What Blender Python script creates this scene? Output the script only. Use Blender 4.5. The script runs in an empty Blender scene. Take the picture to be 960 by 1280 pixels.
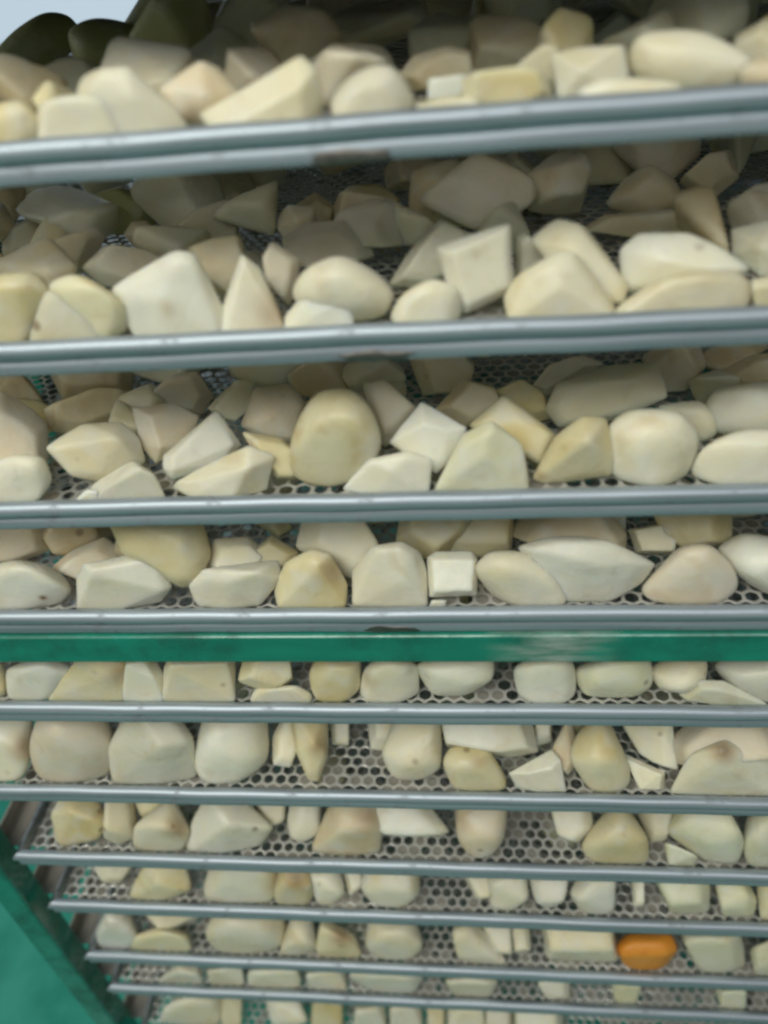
import bpy, bmesh, math, random
import numpy as np
from mathutils import Vector, Matrix

# ------------------------------------------------------------------ camera, light, exposure
S = bpy.context.scene
COL = S.collection
CM = 0.01
cd = bpy.data.cameras.new('camera'); cam = bpy.data.objects.new('camera', cd); COL.objects.link(cam)
RT = Vector((0.99394, 0.07254, -0.08264)); UP = Vector((0.02136, 0.60986, 0.79222)); FW = Vector((-0.10787, 0.78919, -0.60461))
M = Matrix((RT, UP, -FW)).transposed().to_4x4(); M.translation = Vector((34.32414, -27.70894, 4.94222)) * CM
cam.matrix_world = M
cd.sensor_fit = 'VERTICAL'; cd.sensor_height = 24; cd.sensor_width = 18; cd.lens = 966.77 / 1280 * 24
cd.clip_start = 0.01; cd.clip_end = 60
cd.dof.use_dof = True; cd.dof.focus_distance = 0.44; cd.dof.aperture_fstop = 2.6
S.camera = cam

W = bpy.data.worlds.new('World'); S.world = W; W.use_nodes = True
bg = W.node_tree.nodes['Background']; bg.inputs[0].default_value = (0.86, 0.95, 1.0, 1); bg.inputs[1].default_value = 0.11

def area(name, loc, target, sx, sy, power, color):
    ld = bpy.data.lights.new(name, 'AREA'); ld.shape = 'RECTANGLE'; ld.size = sx; ld.size_y = sy
    ld.energy = power; ld.color = color
    o = bpy.data.objects.new(name, ld); COL.objects.link(o); o.location = loc
    o.rotation_euler = (Vector(target) - Vector(loc)).to_track_quat('-Z', 'Y').to_euler()
    return o
area('ceiling_lamp', (-0.30, -1.02, 1.22), (0.28, 0.05, -0.25), 1.7, 0.8, 31, (1.0, 0.995, 0.895))
area('ceiling_lamp', (1.3, -1.6, 1.5), (0.35, 0.0, -0.2), 1.4, 0.5, 9, (0.97, 0.99, 1.0))
area('left_fill', (-1.3, 0.2, 0.1), (0.1, 0.1, -0.5), 0.8, 0.8, 2.6, (0.95, 1.0, 0.90))  # added fill light, lifts the left ends of the trays

S.view_settings.view_transform = 'Standard'; S.view_settings.look = 'None'
S.view_settings.exposure = -0.06; S.view_settings.gamma = 1.0
S.render.film_transparent = False
S.cycles.max_bounces = 6; S.cycles.diffuse_bounces = 4; S.cycles.glossy_bounces = 3
S.cycles.use_denoising = True
S.cycles.filter_width = 2.6

# ------------------------------------------------------------------ helpers
def tag(o, label=None, cat=None, group=None, kind=None):
    if label: o['label'] = label
    if cat: o['category'] = cat
    if group: o['group'] = group
    if kind: o['kind'] = kind
    return o
def empty(name, loc=(0, 0, 0)):
    o = bpy.data.objects.new(name, None); COL.objects.link(o); o.location = Vector(loc) * CM
    o.empty_display_size = 0.02
    return o
def link(name, me, mat=None, parent=None, loc=(0, 0, 0)):
    o = bpy.data.objects.new(name, me); COL.objects.link(o)
    if mat is not None and not me.materials: me.materials.append(mat)
    if parent is not None: o.parent = parent
    o.location = Vector(loc) * CM
    return o
def mesh(name, verts, faces, smooth=False):
    me = bpy.data.meshes.new(name)
    me.from_pydata([tuple(c * CM for c in v) for v in verts], [], faces); me.update()
    if smooth:
        me.polygons.foreach_set('use_smooth', [True] * len(me.polygons))
    return me
def box_mesh(name, x0, x1, y0, y1, z0, z1, bev=0.0):
    bm = bmesh.new(); bmesh.ops.create_cube(bm, size=1)
    for v in bm.verts:
        v.co = Vector(((x0 if v.co.x < 0 else x1), (y0 if v.co.y < 0 else y1), (z0 if v.co.z < 0 else z1))) * CM
    if bev:
        bmesh.ops.bevel(bm, geom=bm.edges[:], offset=bev * CM, segments=3, profile=.5, affect='EDGES')
    me = bpy.data.meshes.new(name); bm.to_mesh(me); bm.free()
    return me

# ------------------------------------------------------------------ materials
def nodes_of(name):
    m = bpy.data.materials.new(name); m.use_nodes = True
    nt = m.node_tree; b = nt.nodes['Principled BSDF']
    return m, nt, b
def N(nt, kind, **kw):
    n = nt.nodes.new(kind)
    for k, v in kw.items(): setattr(n, k, v)
    return n
def ramp(nt, src, stops):
    r = N(nt, 'ShaderNodeValToRGB'); els = r.color_ramp.elements
    while len(els) < len(stops): els.new(0.5)
    for e, (p, c) in zip(els, stops):
        e.position = p; e.color = (c, c, c, 1) if not isinstance(c, tuple) else (*c, 1)
    nt.links.new(src, r.inputs[0]); return r.outputs[0]
def mixc(nt, fac, a, b, mode='MIX'):
    m = N(nt, 'ShaderNodeMix', data_type='RGBA', blend_type=mode)
    for s, v in ((0, fac), (6, a), (7, b)):
        if hasattr(v, 'is_linked') or hasattr(v, 'links'): nt.links.new(v, m.inputs[s])
        elif isinstance(v, tuple): m.inputs[s].default_value = (*v, 1)
        else: m.inputs[s].default_value = v
    return m.outputs[2]

def potato_mat(name, cut, skin, rough=0.36, sss=0.6, spots=True):
    m, nt, b = nodes_of(name); L = nt.links.new
    tc = N(nt, 'ShaderNodeTexCoord'); oi = N(nt, 'ShaderNodeObjectInfo')
    add = N(nt, 'ShaderNodeVectorMath', operation='ADD')
    sc = N(nt, 'ShaderNodeVectorMath', operation='SCALE'); sc.inputs[3].default_value = 7.3
    cmb = N(nt, 'ShaderNodeCombineXYZ')
    for k in range(3): L(oi.outputs['Random'], cmb.inputs[k])
    L(cmb.outputs[0], sc.inputs[0]); L(tc.outputs['Object'], add.inputs[0]); L(sc.outputs[0], add.inputs[1])
    P = add.outputs[0]
    n1 = N(nt, 'ShaderNodeTexNoise'); n1.inputs['Scale'].default_value = 70; n1.inputs['Detail'].default_value = 4; L(P, n1.inputs['Vector'])
    n2 = N(nt, 'ShaderNodeTexNoise'); n2.inputs['Scale'].default_value = 330; n2.inputs['Detail'].default_value = 5; L(P, n2.inputs['Vector'])
    n3 = N(nt, 'ShaderNodeTexNoise'); n3.inputs['Scale'].default_value = 24; n3.inputs['Detail'].default_value = 3; L(P, n3.inputs['Vector'])
    at = N(nt, 'ShaderNodeAttribute', attribute_name='skin')
    ma = N(nt, 'ShaderNodeMath', operation='MULTIPLY_ADD'); L(n1.outputs[0], ma.inputs[0]); ma.inputs[1].default_value = 0.9; ma.inputs[2].default_value = -0.45
    mb = N(nt, 'ShaderNodeMath', operation='ADD', use_clamp=True); L(at.outputs['Fac'], mb.inputs[0]); L(ma.outputs[0], mb.inputs[1])
    col = mixc(nt, mb.outputs[0], cut, skin)
    # starchy white film and yellower zones
    col = mixc(nt, ramp(nt, n3.outputs[0], [(0.40, 0.0), (0.66, 0.5)]), col, tuple(c * k for c, k in zip(skin, (1.0, 0.95, 0.78))))
    col = mixc(nt, ramp(nt, n1.outputs[0], [(0.50, 0.0), (0.70, 0.55)]), col, (0.74, 0.73, 0.66))
    if spots:
        vo = N(nt, 'ShaderNodeTexVoronoi'); vo.inputs['Scale'].default_value = 55; L(P, vo.inputs['Vector'])
        sp = ramp(nt, vo.outputs['Distance'], [(0.0, 0.8), (0.10, 0.55), (0.17, 0.0)])
        gate = ramp(nt, n3.outputs[0], [(0.54, 0.0), (0.62, 1.0)])
        mm = N(nt, 'ShaderNodeMath', operation='MULTIPLY'); L(sp, mm.inputs[0]); L(gate, mm.inputs[1])
        col = mixc(nt, mm.outputs[0], col, (0.16, 0.09, 0.045))
    # a few soft brownish bruises where the peel was thick
    n4 = N(nt, 'ShaderNodeTexNoise'); n4.inputs['Scale'].default_value = 42; n4.inputs['Detail'].default_value = 2; n4.inputs['Distortion'].default_value = 1.2
    ad4 = N(nt, 'ShaderNodeVectorMath', operation='ADD'); L(P, ad4.inputs[0]); ad4.inputs[1].default_value = (3.1, 1.7, 5.3); L(ad4.outputs[0], n4.inputs['Vector'])
    col = mixc(nt, ramp(nt, n4.outputs[0], [(0.58, 0.0), (0.76, 0.38)]), col, tuple(c * k for c, k in zip(skin, (0.78, 0.66, 0.52))))
    sa = N(nt, 'ShaderNodeAttribute', attribute_name='stain_shade')  # brown spots, plus brown painted onto the shaded flanks
    sm = N(nt, 'ShaderNodeMath', operation='MULTIPLY_ADD', use_clamp=True); L(n1.outputs[0], sm.inputs[0]); sm.inputs[1].default_value = 0.8
    sb = N(nt, 'ShaderNodeMath', operation='MULTIPLY', use_clamp=True); L(sa.outputs['Fac'], sb.inputs[0]); L(sm.outputs[0], sb.inputs[1]); sm.inputs[2].default_value = 0.6
    deep = ramp(nt, sa.outputs['Fac'], [(0.0, (0.50, 0.36, 0.17)), (0.6, (0.34, 0.21, 0.09)), (1.0, (0.05, 0.035, 0.025))])
    col = mixc(nt, sb.outputs[0], col, deep)
    hv = N(nt, 'ShaderNodeHueSaturation'); L(col, hv.inputs['Color'])
    mr = N(nt, 'ShaderNodeMapRange'); L(oi.outputs['Random'], mr.inputs[0]); mr.inputs[3].default_value = 0.90; mr.inputs[4].default_value = 1.06
    L(mr.outputs[0], hv.inputs['Value'])
    L(hv.outputs[0], b.inputs['Base Color'])
    b.inputs['Subsurface Weight'].default_value = sss
    b.inputs['Subsurface Radius'].default_value = (1.0, 0.75, 0.40); b.inputs['Subsurface Scale'].default_value = 0.008
    L(ramp(nt, n1.outputs[0], [(0.35, rough - 0.10), (0.7, rough + 0.16)]), b.inputs['Roughness'])
    b.inputs['Specular IOR Level'].default_value = 0.26
    b.inputs['Coat Weight'].default_value = 0.14; b.inputs['Coat Roughness'].default_value = 0.22
    wv = N(nt, 'ShaderNodeTexWave', wave_type='BANDS', bands_direction='DIAGONAL'); wv.inputs['Scale'].default_value = 260; wv.inputs['Distortion'].default_value = 3; wv.inputs['Detail'].default_value = 2; L(P, wv.inputs['Vector'])
    wm = N(nt, 'ShaderNodeMath', operation='MULTIPLY_ADD'); L(wv.outputs[1], wm.inputs[0]); wm.inputs[1].default_value = 0.10; L(n1.outputs[0], wm.inputs[2])
    ad = N(nt, 'ShaderNodeMath', operation='ADD'); L(wm.outputs[0], ad.inputs[0])
    m2 = N(nt, 'ShaderNodeMath', operation='MULTIPLY'); L(n2.outputs[0], m2.inputs[0]); m2.inputs[1].default_value = 0.35; L(m2.outputs[0], ad.inputs[1])
    bp = N(nt, 'ShaderNodeBump'); bp.inputs['Strength'].default_value = 0.30; bp.inputs['Distance'].default_value = 0.003
    L(ad.outputs[0], bp.inputs['Height']); L(bp.outputs[0], b.inputs['Normal'])
    return m
TINT = {
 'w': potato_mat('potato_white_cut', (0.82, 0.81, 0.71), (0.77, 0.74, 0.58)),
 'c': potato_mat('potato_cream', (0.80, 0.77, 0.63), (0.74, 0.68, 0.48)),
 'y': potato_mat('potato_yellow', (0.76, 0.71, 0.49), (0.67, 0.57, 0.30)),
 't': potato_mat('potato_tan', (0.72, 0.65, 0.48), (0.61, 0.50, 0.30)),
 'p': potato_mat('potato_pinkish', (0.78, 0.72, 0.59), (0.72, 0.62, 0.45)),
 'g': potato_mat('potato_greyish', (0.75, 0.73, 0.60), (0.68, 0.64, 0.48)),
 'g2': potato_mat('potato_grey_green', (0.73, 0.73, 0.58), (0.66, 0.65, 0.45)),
 'o': potato_mat('potato_olive', (0.56, 0.57, 0.29), (0.48, 0.48, 0.20), 0.5, 0.1),  # one even olive tone for a few back chunks
 's': potato_mat('potato_wet_white', (0.80, 0.79, 0.73), (0.62, 0.62, 0.55), 0.16, 0.4, False),
 'O': potato_mat('carrot_orange', (0.84, 0.36, 0.06), (0.72, 0.27, 0.03), 0.4, 0.3, True),
}
TINT['s'].node_tree.nodes['Principled BSDF'].inputs['Coat Weight'].default_value = 0.9
TINT['s'].node_tree.nodes['Principled BSDF'].inputs['Coat Roughness'].default_value = 0.06
# the carrot keeps its own colour: no white starch film
for nd in TINT['O'].node_tree.nodes:
    if nd.type == 'MIX' and tuple(round(c, 2) for c in nd.inputs[7].default_value[:3]) == (0.74, 0.73, 0.66):
        nd.inputs[7].default_value = (0.80, 0.33, 0.05, 1)

def steel(name, col, rough, streak=(3, 160, 160), dirt_refl=0.35, metallic=1.0, dirt_refl_col=(0.09, 0.075, 0.055), dscale=38, dlo=0.56):
    m, nt, b = nodes_of(name); L = nt.links.new
    tc = N(nt, 'ShaderNodeTexCoord'); oi = N(nt, 'ShaderNodeObjectInfo')
    mp = N(nt, 'ShaderNodeMapping'); mp.inputs['Scale'].default_value = streak
    L(tc.outputs['Object'], mp.inputs[0])
    cmb = N(nt, 'ShaderNodeCombineXYZ'); L(oi.outputs['Random'], cmb.inputs[0]); L(oi.outputs['Random'], cmb.inputs[1])
    sc = N(nt, 'ShaderNodeVectorMath', operation='SCALE'); sc.inputs[3].default_value = 31; L(cmb.outputs[0], sc.inputs[0])
    L(sc.outputs[0], mp.inputs['Location'])
    n = N(nt, 'ShaderNodeTexNoise'); n.inputs['Scale'].default_value = 3; n.inputs['Detail'].default_value = 5; L(mp.outputs[0], n.inputs['Vector'])
    n2 = N(nt, 'ShaderNodeTexNoise'); n2.inputs['Scale'].default_value = dscale; n2.inputs['Detail'].default_value = 6; n2.inputs['Roughness'].default_value = .7
    L(tc.outputs['Object'], n2.inputs['Vector'])
    c = mixc(nt, ramp(nt, n.outputs[0], [(0.3, 0.0), (0.7, 1.0)]), tuple(x * 0.82 for x in col), tuple(min(1, x * 1.12) for x in col))
    d = ramp(nt, n2.outputs[0], [(dlo, 0.0), (dlo + 0.18, dirt_refl)])
    c = mixc(nt, d, c, dirt_refl_col)
    L(c, b.inputs['Base Color'])
    b.inputs['Metallic'].default_value = metallic
    r = N(nt, 'ShaderNodeMath', operation='MULTIPLY_ADD'); L(n.outputs[0], r.inputs[0]); r.inputs[1].default_value = 0.22; r.inputs[2].default_value = rough - 0.1
    r2 = N(nt, 'ShaderNodeMath', operation='ADD', use_clamp=True); L(r.outputs[0], r2.inputs[0]); L(d, r2.inputs[1])
    L(r2.outputs[0], b.inputs['Roughness'])
    bp = N(nt, 'ShaderNodeBump'); bp.inputs['Strength'].default_value = 0.12; bp.inputs['Distance'].default_value = 0.0006
    L(n2.outputs[0], bp.inputs['Height']); L(bp.outputs[0], b.inputs['Normal'])
    return m
RAIL = steel('rail_steel', (0.40, 0.46, 0.52), 0.45, dirt_refl=0.5, metallic=0.55)
SIDE = steel('side_steel', (0.42, 0.45, 0.47), 0.42, streak=(160, 3, 160))
SHEET = steel('sheet_steel', (0.68, 0.67, 0.64), 0.33, streak=(20, 20, 20), dirt_refl=0.25, metallic=0.5, dirt_refl_col=(0.22, 0.18, 0.15))
RUNNER = steel('runner_steel', (0.46, 0.42, 0.36), 0.5, streak=(160, 3, 160), dirt_refl=0.6, metallic=0.4)
GREEN = steel('green_enamel', (0.016, 0.24, 0.165), 0.15, streak=(6, 30, 30), dirt_refl=0.75, metallic=0.0, dirt_refl_col=(0.008, 0.045, 0.030), dscale=13, dlo=0.47)  # dark mottling painted in for the bar's dark reflections
GREEN.node_tree.nodes['Principled BSDF'].inputs['Coat Weight'].default_value = 0.6
GREEN.node_tree.nodes['Principled BSDF'].inputs['Coat Roughness'].default_value = 0.06
# a painted glint: pale blotchy stretch standing for a lamp's reflection
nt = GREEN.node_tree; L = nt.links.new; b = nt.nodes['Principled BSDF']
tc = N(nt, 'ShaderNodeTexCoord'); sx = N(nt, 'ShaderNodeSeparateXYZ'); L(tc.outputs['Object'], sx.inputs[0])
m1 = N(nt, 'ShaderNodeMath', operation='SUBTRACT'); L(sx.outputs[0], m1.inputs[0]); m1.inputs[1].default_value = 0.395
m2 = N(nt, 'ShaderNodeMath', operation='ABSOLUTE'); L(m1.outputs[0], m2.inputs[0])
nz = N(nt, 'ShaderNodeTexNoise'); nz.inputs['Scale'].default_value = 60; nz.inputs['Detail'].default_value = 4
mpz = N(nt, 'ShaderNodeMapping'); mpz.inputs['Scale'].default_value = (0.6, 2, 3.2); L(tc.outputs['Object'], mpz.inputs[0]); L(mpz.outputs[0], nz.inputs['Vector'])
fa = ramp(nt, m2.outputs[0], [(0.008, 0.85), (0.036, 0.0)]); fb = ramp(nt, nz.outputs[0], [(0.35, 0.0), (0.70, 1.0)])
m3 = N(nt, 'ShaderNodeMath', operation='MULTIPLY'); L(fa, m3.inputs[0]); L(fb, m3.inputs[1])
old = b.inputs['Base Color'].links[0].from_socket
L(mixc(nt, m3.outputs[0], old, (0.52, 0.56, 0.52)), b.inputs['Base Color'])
WELD = steel('weld_burn', (0.24, 0.22, 0.20), 0.55, streak=(90, 90, 90), dirt_refl=0.8)
SHADE_PLATE = steel('shade_plate_steel', (0.16, 0.17, 0.16), 0.5)

FILM, nt, b = nodes_of('starch_film'); L = nt.links.new
tc = N(nt, 'ShaderNodeTexCoord'); n = N(nt, 'ShaderNodeTexNoise'); n.inputs['Scale'].default_value = 260; L(tc.outputs['Object'], n.inputs['Vector'])
L(mixc(nt, n.outputs[0], (0.24, 0.22, 0.19), (0.42, 0.40, 0.36)), b.inputs['Base Color'])
b.inputs['Roughness'].default_value = 0.15; b.inputs['Transmission Weight'].default_value = 0.35; b.inputs['IOR'].default_value = 1.2

def painted(name, c0, c1, scale, rough, spec=0.5):
    m, nt, b = nodes_of(name); L = nt.links.new
    tc = N(nt, 'ShaderNodeTexCoord')
    n = N(nt, 'ShaderNodeTexNoise'); n.inputs['Scale'].default_value = scale; n.inputs['Detail'].default_value = 6; n.inputs['Roughness'].default_value = .65
    L(tc.outputs['Object'], n.inputs['Vector'])
    L(mixc(nt, ramp(nt, n.outputs[0], [(0.38, 0.0), (0.62, 1.0)]), c0, c1), b.inputs['Base Color'])
    L(ramp(nt, n.outputs[0], [(0.3, rough - .1), (0.7, rough + .15)]), b.inputs['Roughness'])
    b.inputs['Specular IOR Level'].default_value = spec
    return m
FLOORM = painted('green_floor_paint', (0.016, 0.26, 0.195), (0.032, 0.34, 0.26), 14, 0.36)
WALLM = painted('dark_wall_paint', (0.020, 0.023, 0.020), (0.032, 0.034, 0.028), 4, 0.7)
PALE = painted('pale_glow_panel', (0.50, 0.58, 0.66), (0.58, 0.66, 0.74), 3, 0.5)
PALE.node_tree.nodes['Principled BSDF'].inputs['Emission Color'].default_value = (0.62, 0.76, 0.92, 1)
PALE.node_tree.nodes['Principled BSDF'].inputs['Emission Strength'].default_value = 0.5  # glow put in to stand for the bright background behind the rack

# ------------------------------------------------------------------ structure
fl = mesh('floor', [(-600, -500, -101), (700, -500, -101), (700, 160, -101), (-600, 160, -101)], [(0, 1, 2, 3)])
tag(link('floor', fl, FLOORM), kind='structure')
tag(link('wall', box_mesh('wall', -600, 700, 160, 172, -101, 260), WALLM), kind='structure')
tag(link('wall', box_mesh('wall', 190, 200, -60, 159.5, -100.9, 260), WALLM), kind='structure')
pb = link('glow_panel', box_mesh('glow_panel', -190, -20, 154, 158, -9, 120, 0.6), PALE)
tag(pb, 'pale bluish glowing panel added behind the rack at the top left corner', 'glow_panel')

# ------------------------------------------------------------------ the rack
TZ = [-0.0, -7.41, -15.55, -22.83, -30.52, -39.26, -47.86, -55.36, -64.62, -71.33, -81.73]
TW = 61.0; TD = 46.0
rack = tag(empty('drying_rack', (-1, 0, -101)), 'dark green metal trolley with a glossy crossbar holding the steel trays', 'rack')
def rp(name, x0, x1, y0, y1, z0, z1, mat, bev=0.25):
    return link(name, box_mesh(name, x0 + 1, x1 + 1, y0, y1, z0 + 101, z1 + 101, bev), mat, rack)
for x in (-3.25, 61.9):
    for y in (-0.5, 28.0):
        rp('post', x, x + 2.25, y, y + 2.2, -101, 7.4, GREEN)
zb = TZ[3] - 1.58
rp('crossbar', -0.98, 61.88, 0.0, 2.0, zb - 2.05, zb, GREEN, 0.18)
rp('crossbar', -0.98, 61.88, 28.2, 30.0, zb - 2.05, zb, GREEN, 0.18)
for k, z in enumerate(TZ):
    for sx in (0, 1):
        # an L shaped angle iron: flange under the tray edge and a web beside it
        xa = (-2.6, 0.9) if sx == 0 else (60.1, 63.6)
        prof = [(xa[0], -2.10), (xa[1], -2.10), (xa[1], -1.95), (xa[0] + .15, -1.95), (xa[0] + .15, -.6), (xa[0], -.6)]
        if sx == 1: prof = [(xa[0] + xa[1] - a, c) for a, c in prof][::-1]
        v = [(a + 1, y, z + c + 101) for y in (2.0, 44.3) for a, c in prof]; n6 = 6
        f = [(i, (i + 1) % n6, n6 + (i + 1) % n6, n6 + i) for i in range(n6)] + [tuple(range(5, -1, -1)), tuple(range(6, 12))]
        link('runner', mesh('runner', v, f), RUNNER, rack)
rp('shade_plate', -3.2, 64.1, -0.4, 46.6, 7.403, 7.8, SHADE_PLATE, 0.05)  # unseen plate, added to shade the topmost tray

# ------------------------------------------------------------------ trays
FLZ = -0.55                                   # the perforated sheet lies this far under the rim's crest
def sheet_mesh(seed, film, npatch):
    """expanded sheet: hexagonal cells, each a ring round a real hole, some holes closed by a dried starch film"""
    p = 0.84; rr = p / math.sqrt(3); rh = p * 0.415
    rng = random.Random(seed)
    vid = {}; V = []; F = []; MI = []
    def vert(x, y, z):
        k = (round(x * 400), round(y * 400))
        if k not in vid: vid[k] = len(V); V.append((x, y, z))
        return vid[k]
    patches = [(rng.uniform(0, 61), rng.uniform(0, 20), rng.uniform(1.2, 3.2)) for _ in range(npatch)]
    j = 0; y = 0.95
    while y < TD - 0.8:
        x = 0.95 + (p / 2 if j % 2 else 0)
        while x < TW - 0.8:
            out = []; inn = []
            for a in range(12):
                th = math.radians(30 * a)                    # 30,90.. are hexagon corners
                ro = rr if a % 2 else rr * math.cos(math.radians(30))
                ox, oy = x + ro * math.cos(th), y + ro * math.sin(th)
                out.append(vert(ox, oy, 0.05 * math.sin(ox * .31) * math.sin(oy * .27)))
            sq = rng.uniform(.9, 1.06)
            b0 = len(V)
            for a in range(12):
                th = math.radians(30 * a)
                hx = rh * sq * (1.05 if a % 2 else 0.985); V.append((x + hx * math.cos(th), y + hx * math.sin(th), -0.035)); inn.append(b0 + a)
            for a in range(12):
                c = (a + 1) % 12
                F.append((out[a], out[c], inn[c], inn[a])); MI.append(0)
            pf = film
            for px, py, pr in patches:
                if (x - px) ** 2 + (y - py) ** 2 < pr * pr: pf = .6
            if rng.random() < pf: F.append(tuple(inn)); MI.append(1)
            x += p
        j += 1; y += p * math.sqrt(3) / 2
    me = mesh('perforated_sheet', V, F, True)
    me.materials.append(SHEET); me.materials.append(FILM)
    me.polygons.foreach_set('material_index', MI)
    return me
def rail_profile():
    pr = []
    for a in range(-60, 181, 20):                           # rolled bead, from the back over the top to the front
        th = math.radians(a)
        pr.append((0.42 - 0.0 + 0.40 * math.cos(th), -0.40 + 0.40 * math.sin(th)))
    pr += [(0.06, -0.60), (0.14, -0.72), (0.24, -0.79), (0.26, -0.84), (0.20, -0.90), (0.20, -1.40), (0.23, -1.45), (0.30, -1.45), (0.33, -1.40), (0.33, -0.95), (0.62, -0.72)]
    return pr
PROF = rail_profile()
def rail_mesh(name, length, seed, nseg=48, mitre=True):
    """the rim profile swept along x from 0 to length, mitred at 45 degrees, outward side at -y"""
    rng = random.Random(seed); V = []; F = []; n = len(PROF)
    ph = [rng.uniform(0, 6.28) for _ in range(4)]
    for i in range(nseg + 1):
        t = i / nseg
        for (py, pz) in PROF:
            x = t * length
            if i == 0: x = py
            if i == nseg: x = length - py
            w = 0.018 * math.sin(x * .35 + ph[0]) + 0.012 * math.sin(x * .9 + ph[1]) if 0 < i < nseg else 0
            h = 0.015 * math.sin(x * .27 + ph[2]) + 0.012 * math.sin(x * 1.1 + ph[3]) if 0 < i < nseg else 0
            V.append((x, py + w, pz + h))
    for i in range(nseg):
        for k in range(n):
            a, b2 = i * n + k, i * n + (k + 1) % n
            F.append((a, a + n, b2 + n, b2))
    me = mesh(name, V, F, True)
    return me
def weld_mesh(seed):
    rng = random.Random(seed); bm = bmesh.new()
    bmesh.ops.create_icosphere(bm, subdivisions=3, radius=1)
    ph = [rng.uniform(0, 6.28) for _ in range(4)]
    for v in bm.verts:
        x, y, z = v.co
        w = 1 + .22 * math.sin(4 * x + ph[0] + 3 * z) + .15 * math.sin(9 * x + ph[1])
        v.co = Vector((x * 1.5 * (1 + .12 * math.sin(5 * z + ph[2])), y * .07, z * .24 * w)) * CM
    for f in bm.faces: f.smooth = True
    me = bpy.data.meshes.new('weld_mark'); bm.to_mesh(me); bm.free(); return me
SHEETME = [sheet_mesh(5, 0.12, 24), sheet_mesh(9, 0.20, 34)]
SIDEME = rail_mesh('side_rail', TD, 77)
BACKME = rail_mesh('back_rail', TW, 78)
ORD = ['topmost', 'second', 'third', 'fourth', 'fifth', 'sixth', 'seventh', 'eighth', 'ninth', 'tenth', 'lowest']
TLAB = ['topmost steel mesh tray heaped with potato chunks, widest rail',
 'second steel tray down, heaped deep with potato chunks',
 'third steel tray down, its big yellow oval chunk standing mid row',
 'fourth steel tray down, just above the green crossbar',
 'fifth steel tray down, just below the green crossbar',
 'sixth steel tray down, with the fan-shaped white piece at right',
 'seventh steel tray down, with the bluish white wedge at left',
 'eighth steel tray down, thin rail between the wedge tray and orange piece tray',
 'ninth steel tray down, the one holding the orange piece',
 'tenth steel tray down, right below the tray with the orange piece',
 'lowest steel tray in view, its mesh showing green floor beneath']
for k, z in enumerate(TZ):
    t = tag(empty('mesh_tray', (0, 0, z)), TLAB[k], 'tray', 'steel mesh trays stacked in the rack')
    sh = link('perforated_sheet', SHEETME[k > 4], None, t, (0, 0, FLZ))
    fr = link('front_rail', rail_mesh('front_rail', TW, 100 + k), RAIL, t)
    if k < 4 and k != 2:
        link('weld_mark', weld_mesh(200 + k), WELD, fr, ((30.6, 30.9, 30.5, 30.3, 30.0, 30.0)[k], 0.20, -1.24))
    a = link('side_rail', SIDEME, SIDE, t, (0, TD, 0)); a.rotation_euler = (0, 0, -math.pi / 2)
    b2 = link('side_rail', SIDEME, SIDE, t, (TW, 0, 0)); b2.rotation_euler = (0, 0, math.pi / 2)
    c = link('back_rail', BACKME, RAIL, t, (TW, TD, 0)); c.rotation_euler = (0, 0, math.pi)

# ------------------------------------------------------------------ the cut chunks
def ico(sub):
    bm = bmesh.new(); bmesh.ops.create_icosphere(bm, subdivisions=sub, radius=1)
    v = np.array([q.co[:] for q in bm.verts]); f = [tuple(q.index for q in p.verts) for p in bm.faces]
    bm.free(); return v, f
ICO = {5: ico(5), 4: ico(4)}
def hull_planes(P):
    bm = bmesh.new()
    for p in P: bm.verts.new(p)
    bmesh.ops.convex_hull(bm, input=bm.verts)
    bm.normal_update(); pl = []
    c = P.mean(0)
    for f in bm.faces:
        n = np.array(f.normal); ar = f.calc_area()
        if ar < 1e-4: continue
        d = float(np.dot(n, np.array(f.verts[0].co) - c))
        if d < 0: n, d = -n, -d
        for q in pl:
            if np.dot(q[0], n) > 0.985 and abs(q[1] - d) < 0.12 * max(d, .2): q[2] += ar; break
        else: pl.append([n, d, ar])
    bm.free()
    for a in (-1, 0, 1):
        for b in (-1, 0, 1):
            for e in (-1, 0, 1):
                if a or b or e:
                    n = np.array([a, b, e], float); n /= np.linalg.norm(n)
                    pl.append([n, float(((P - c) @ n).max()) * 1.02, 0.0])
    return c, np.array([p[0] for p in pl]), np.maximum(np.array([p[1] for p in pl]), .05), np.array([p[2] for p in pl])
FRONT = np.array((34.32414, -27.70894, 4.94222))
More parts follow.
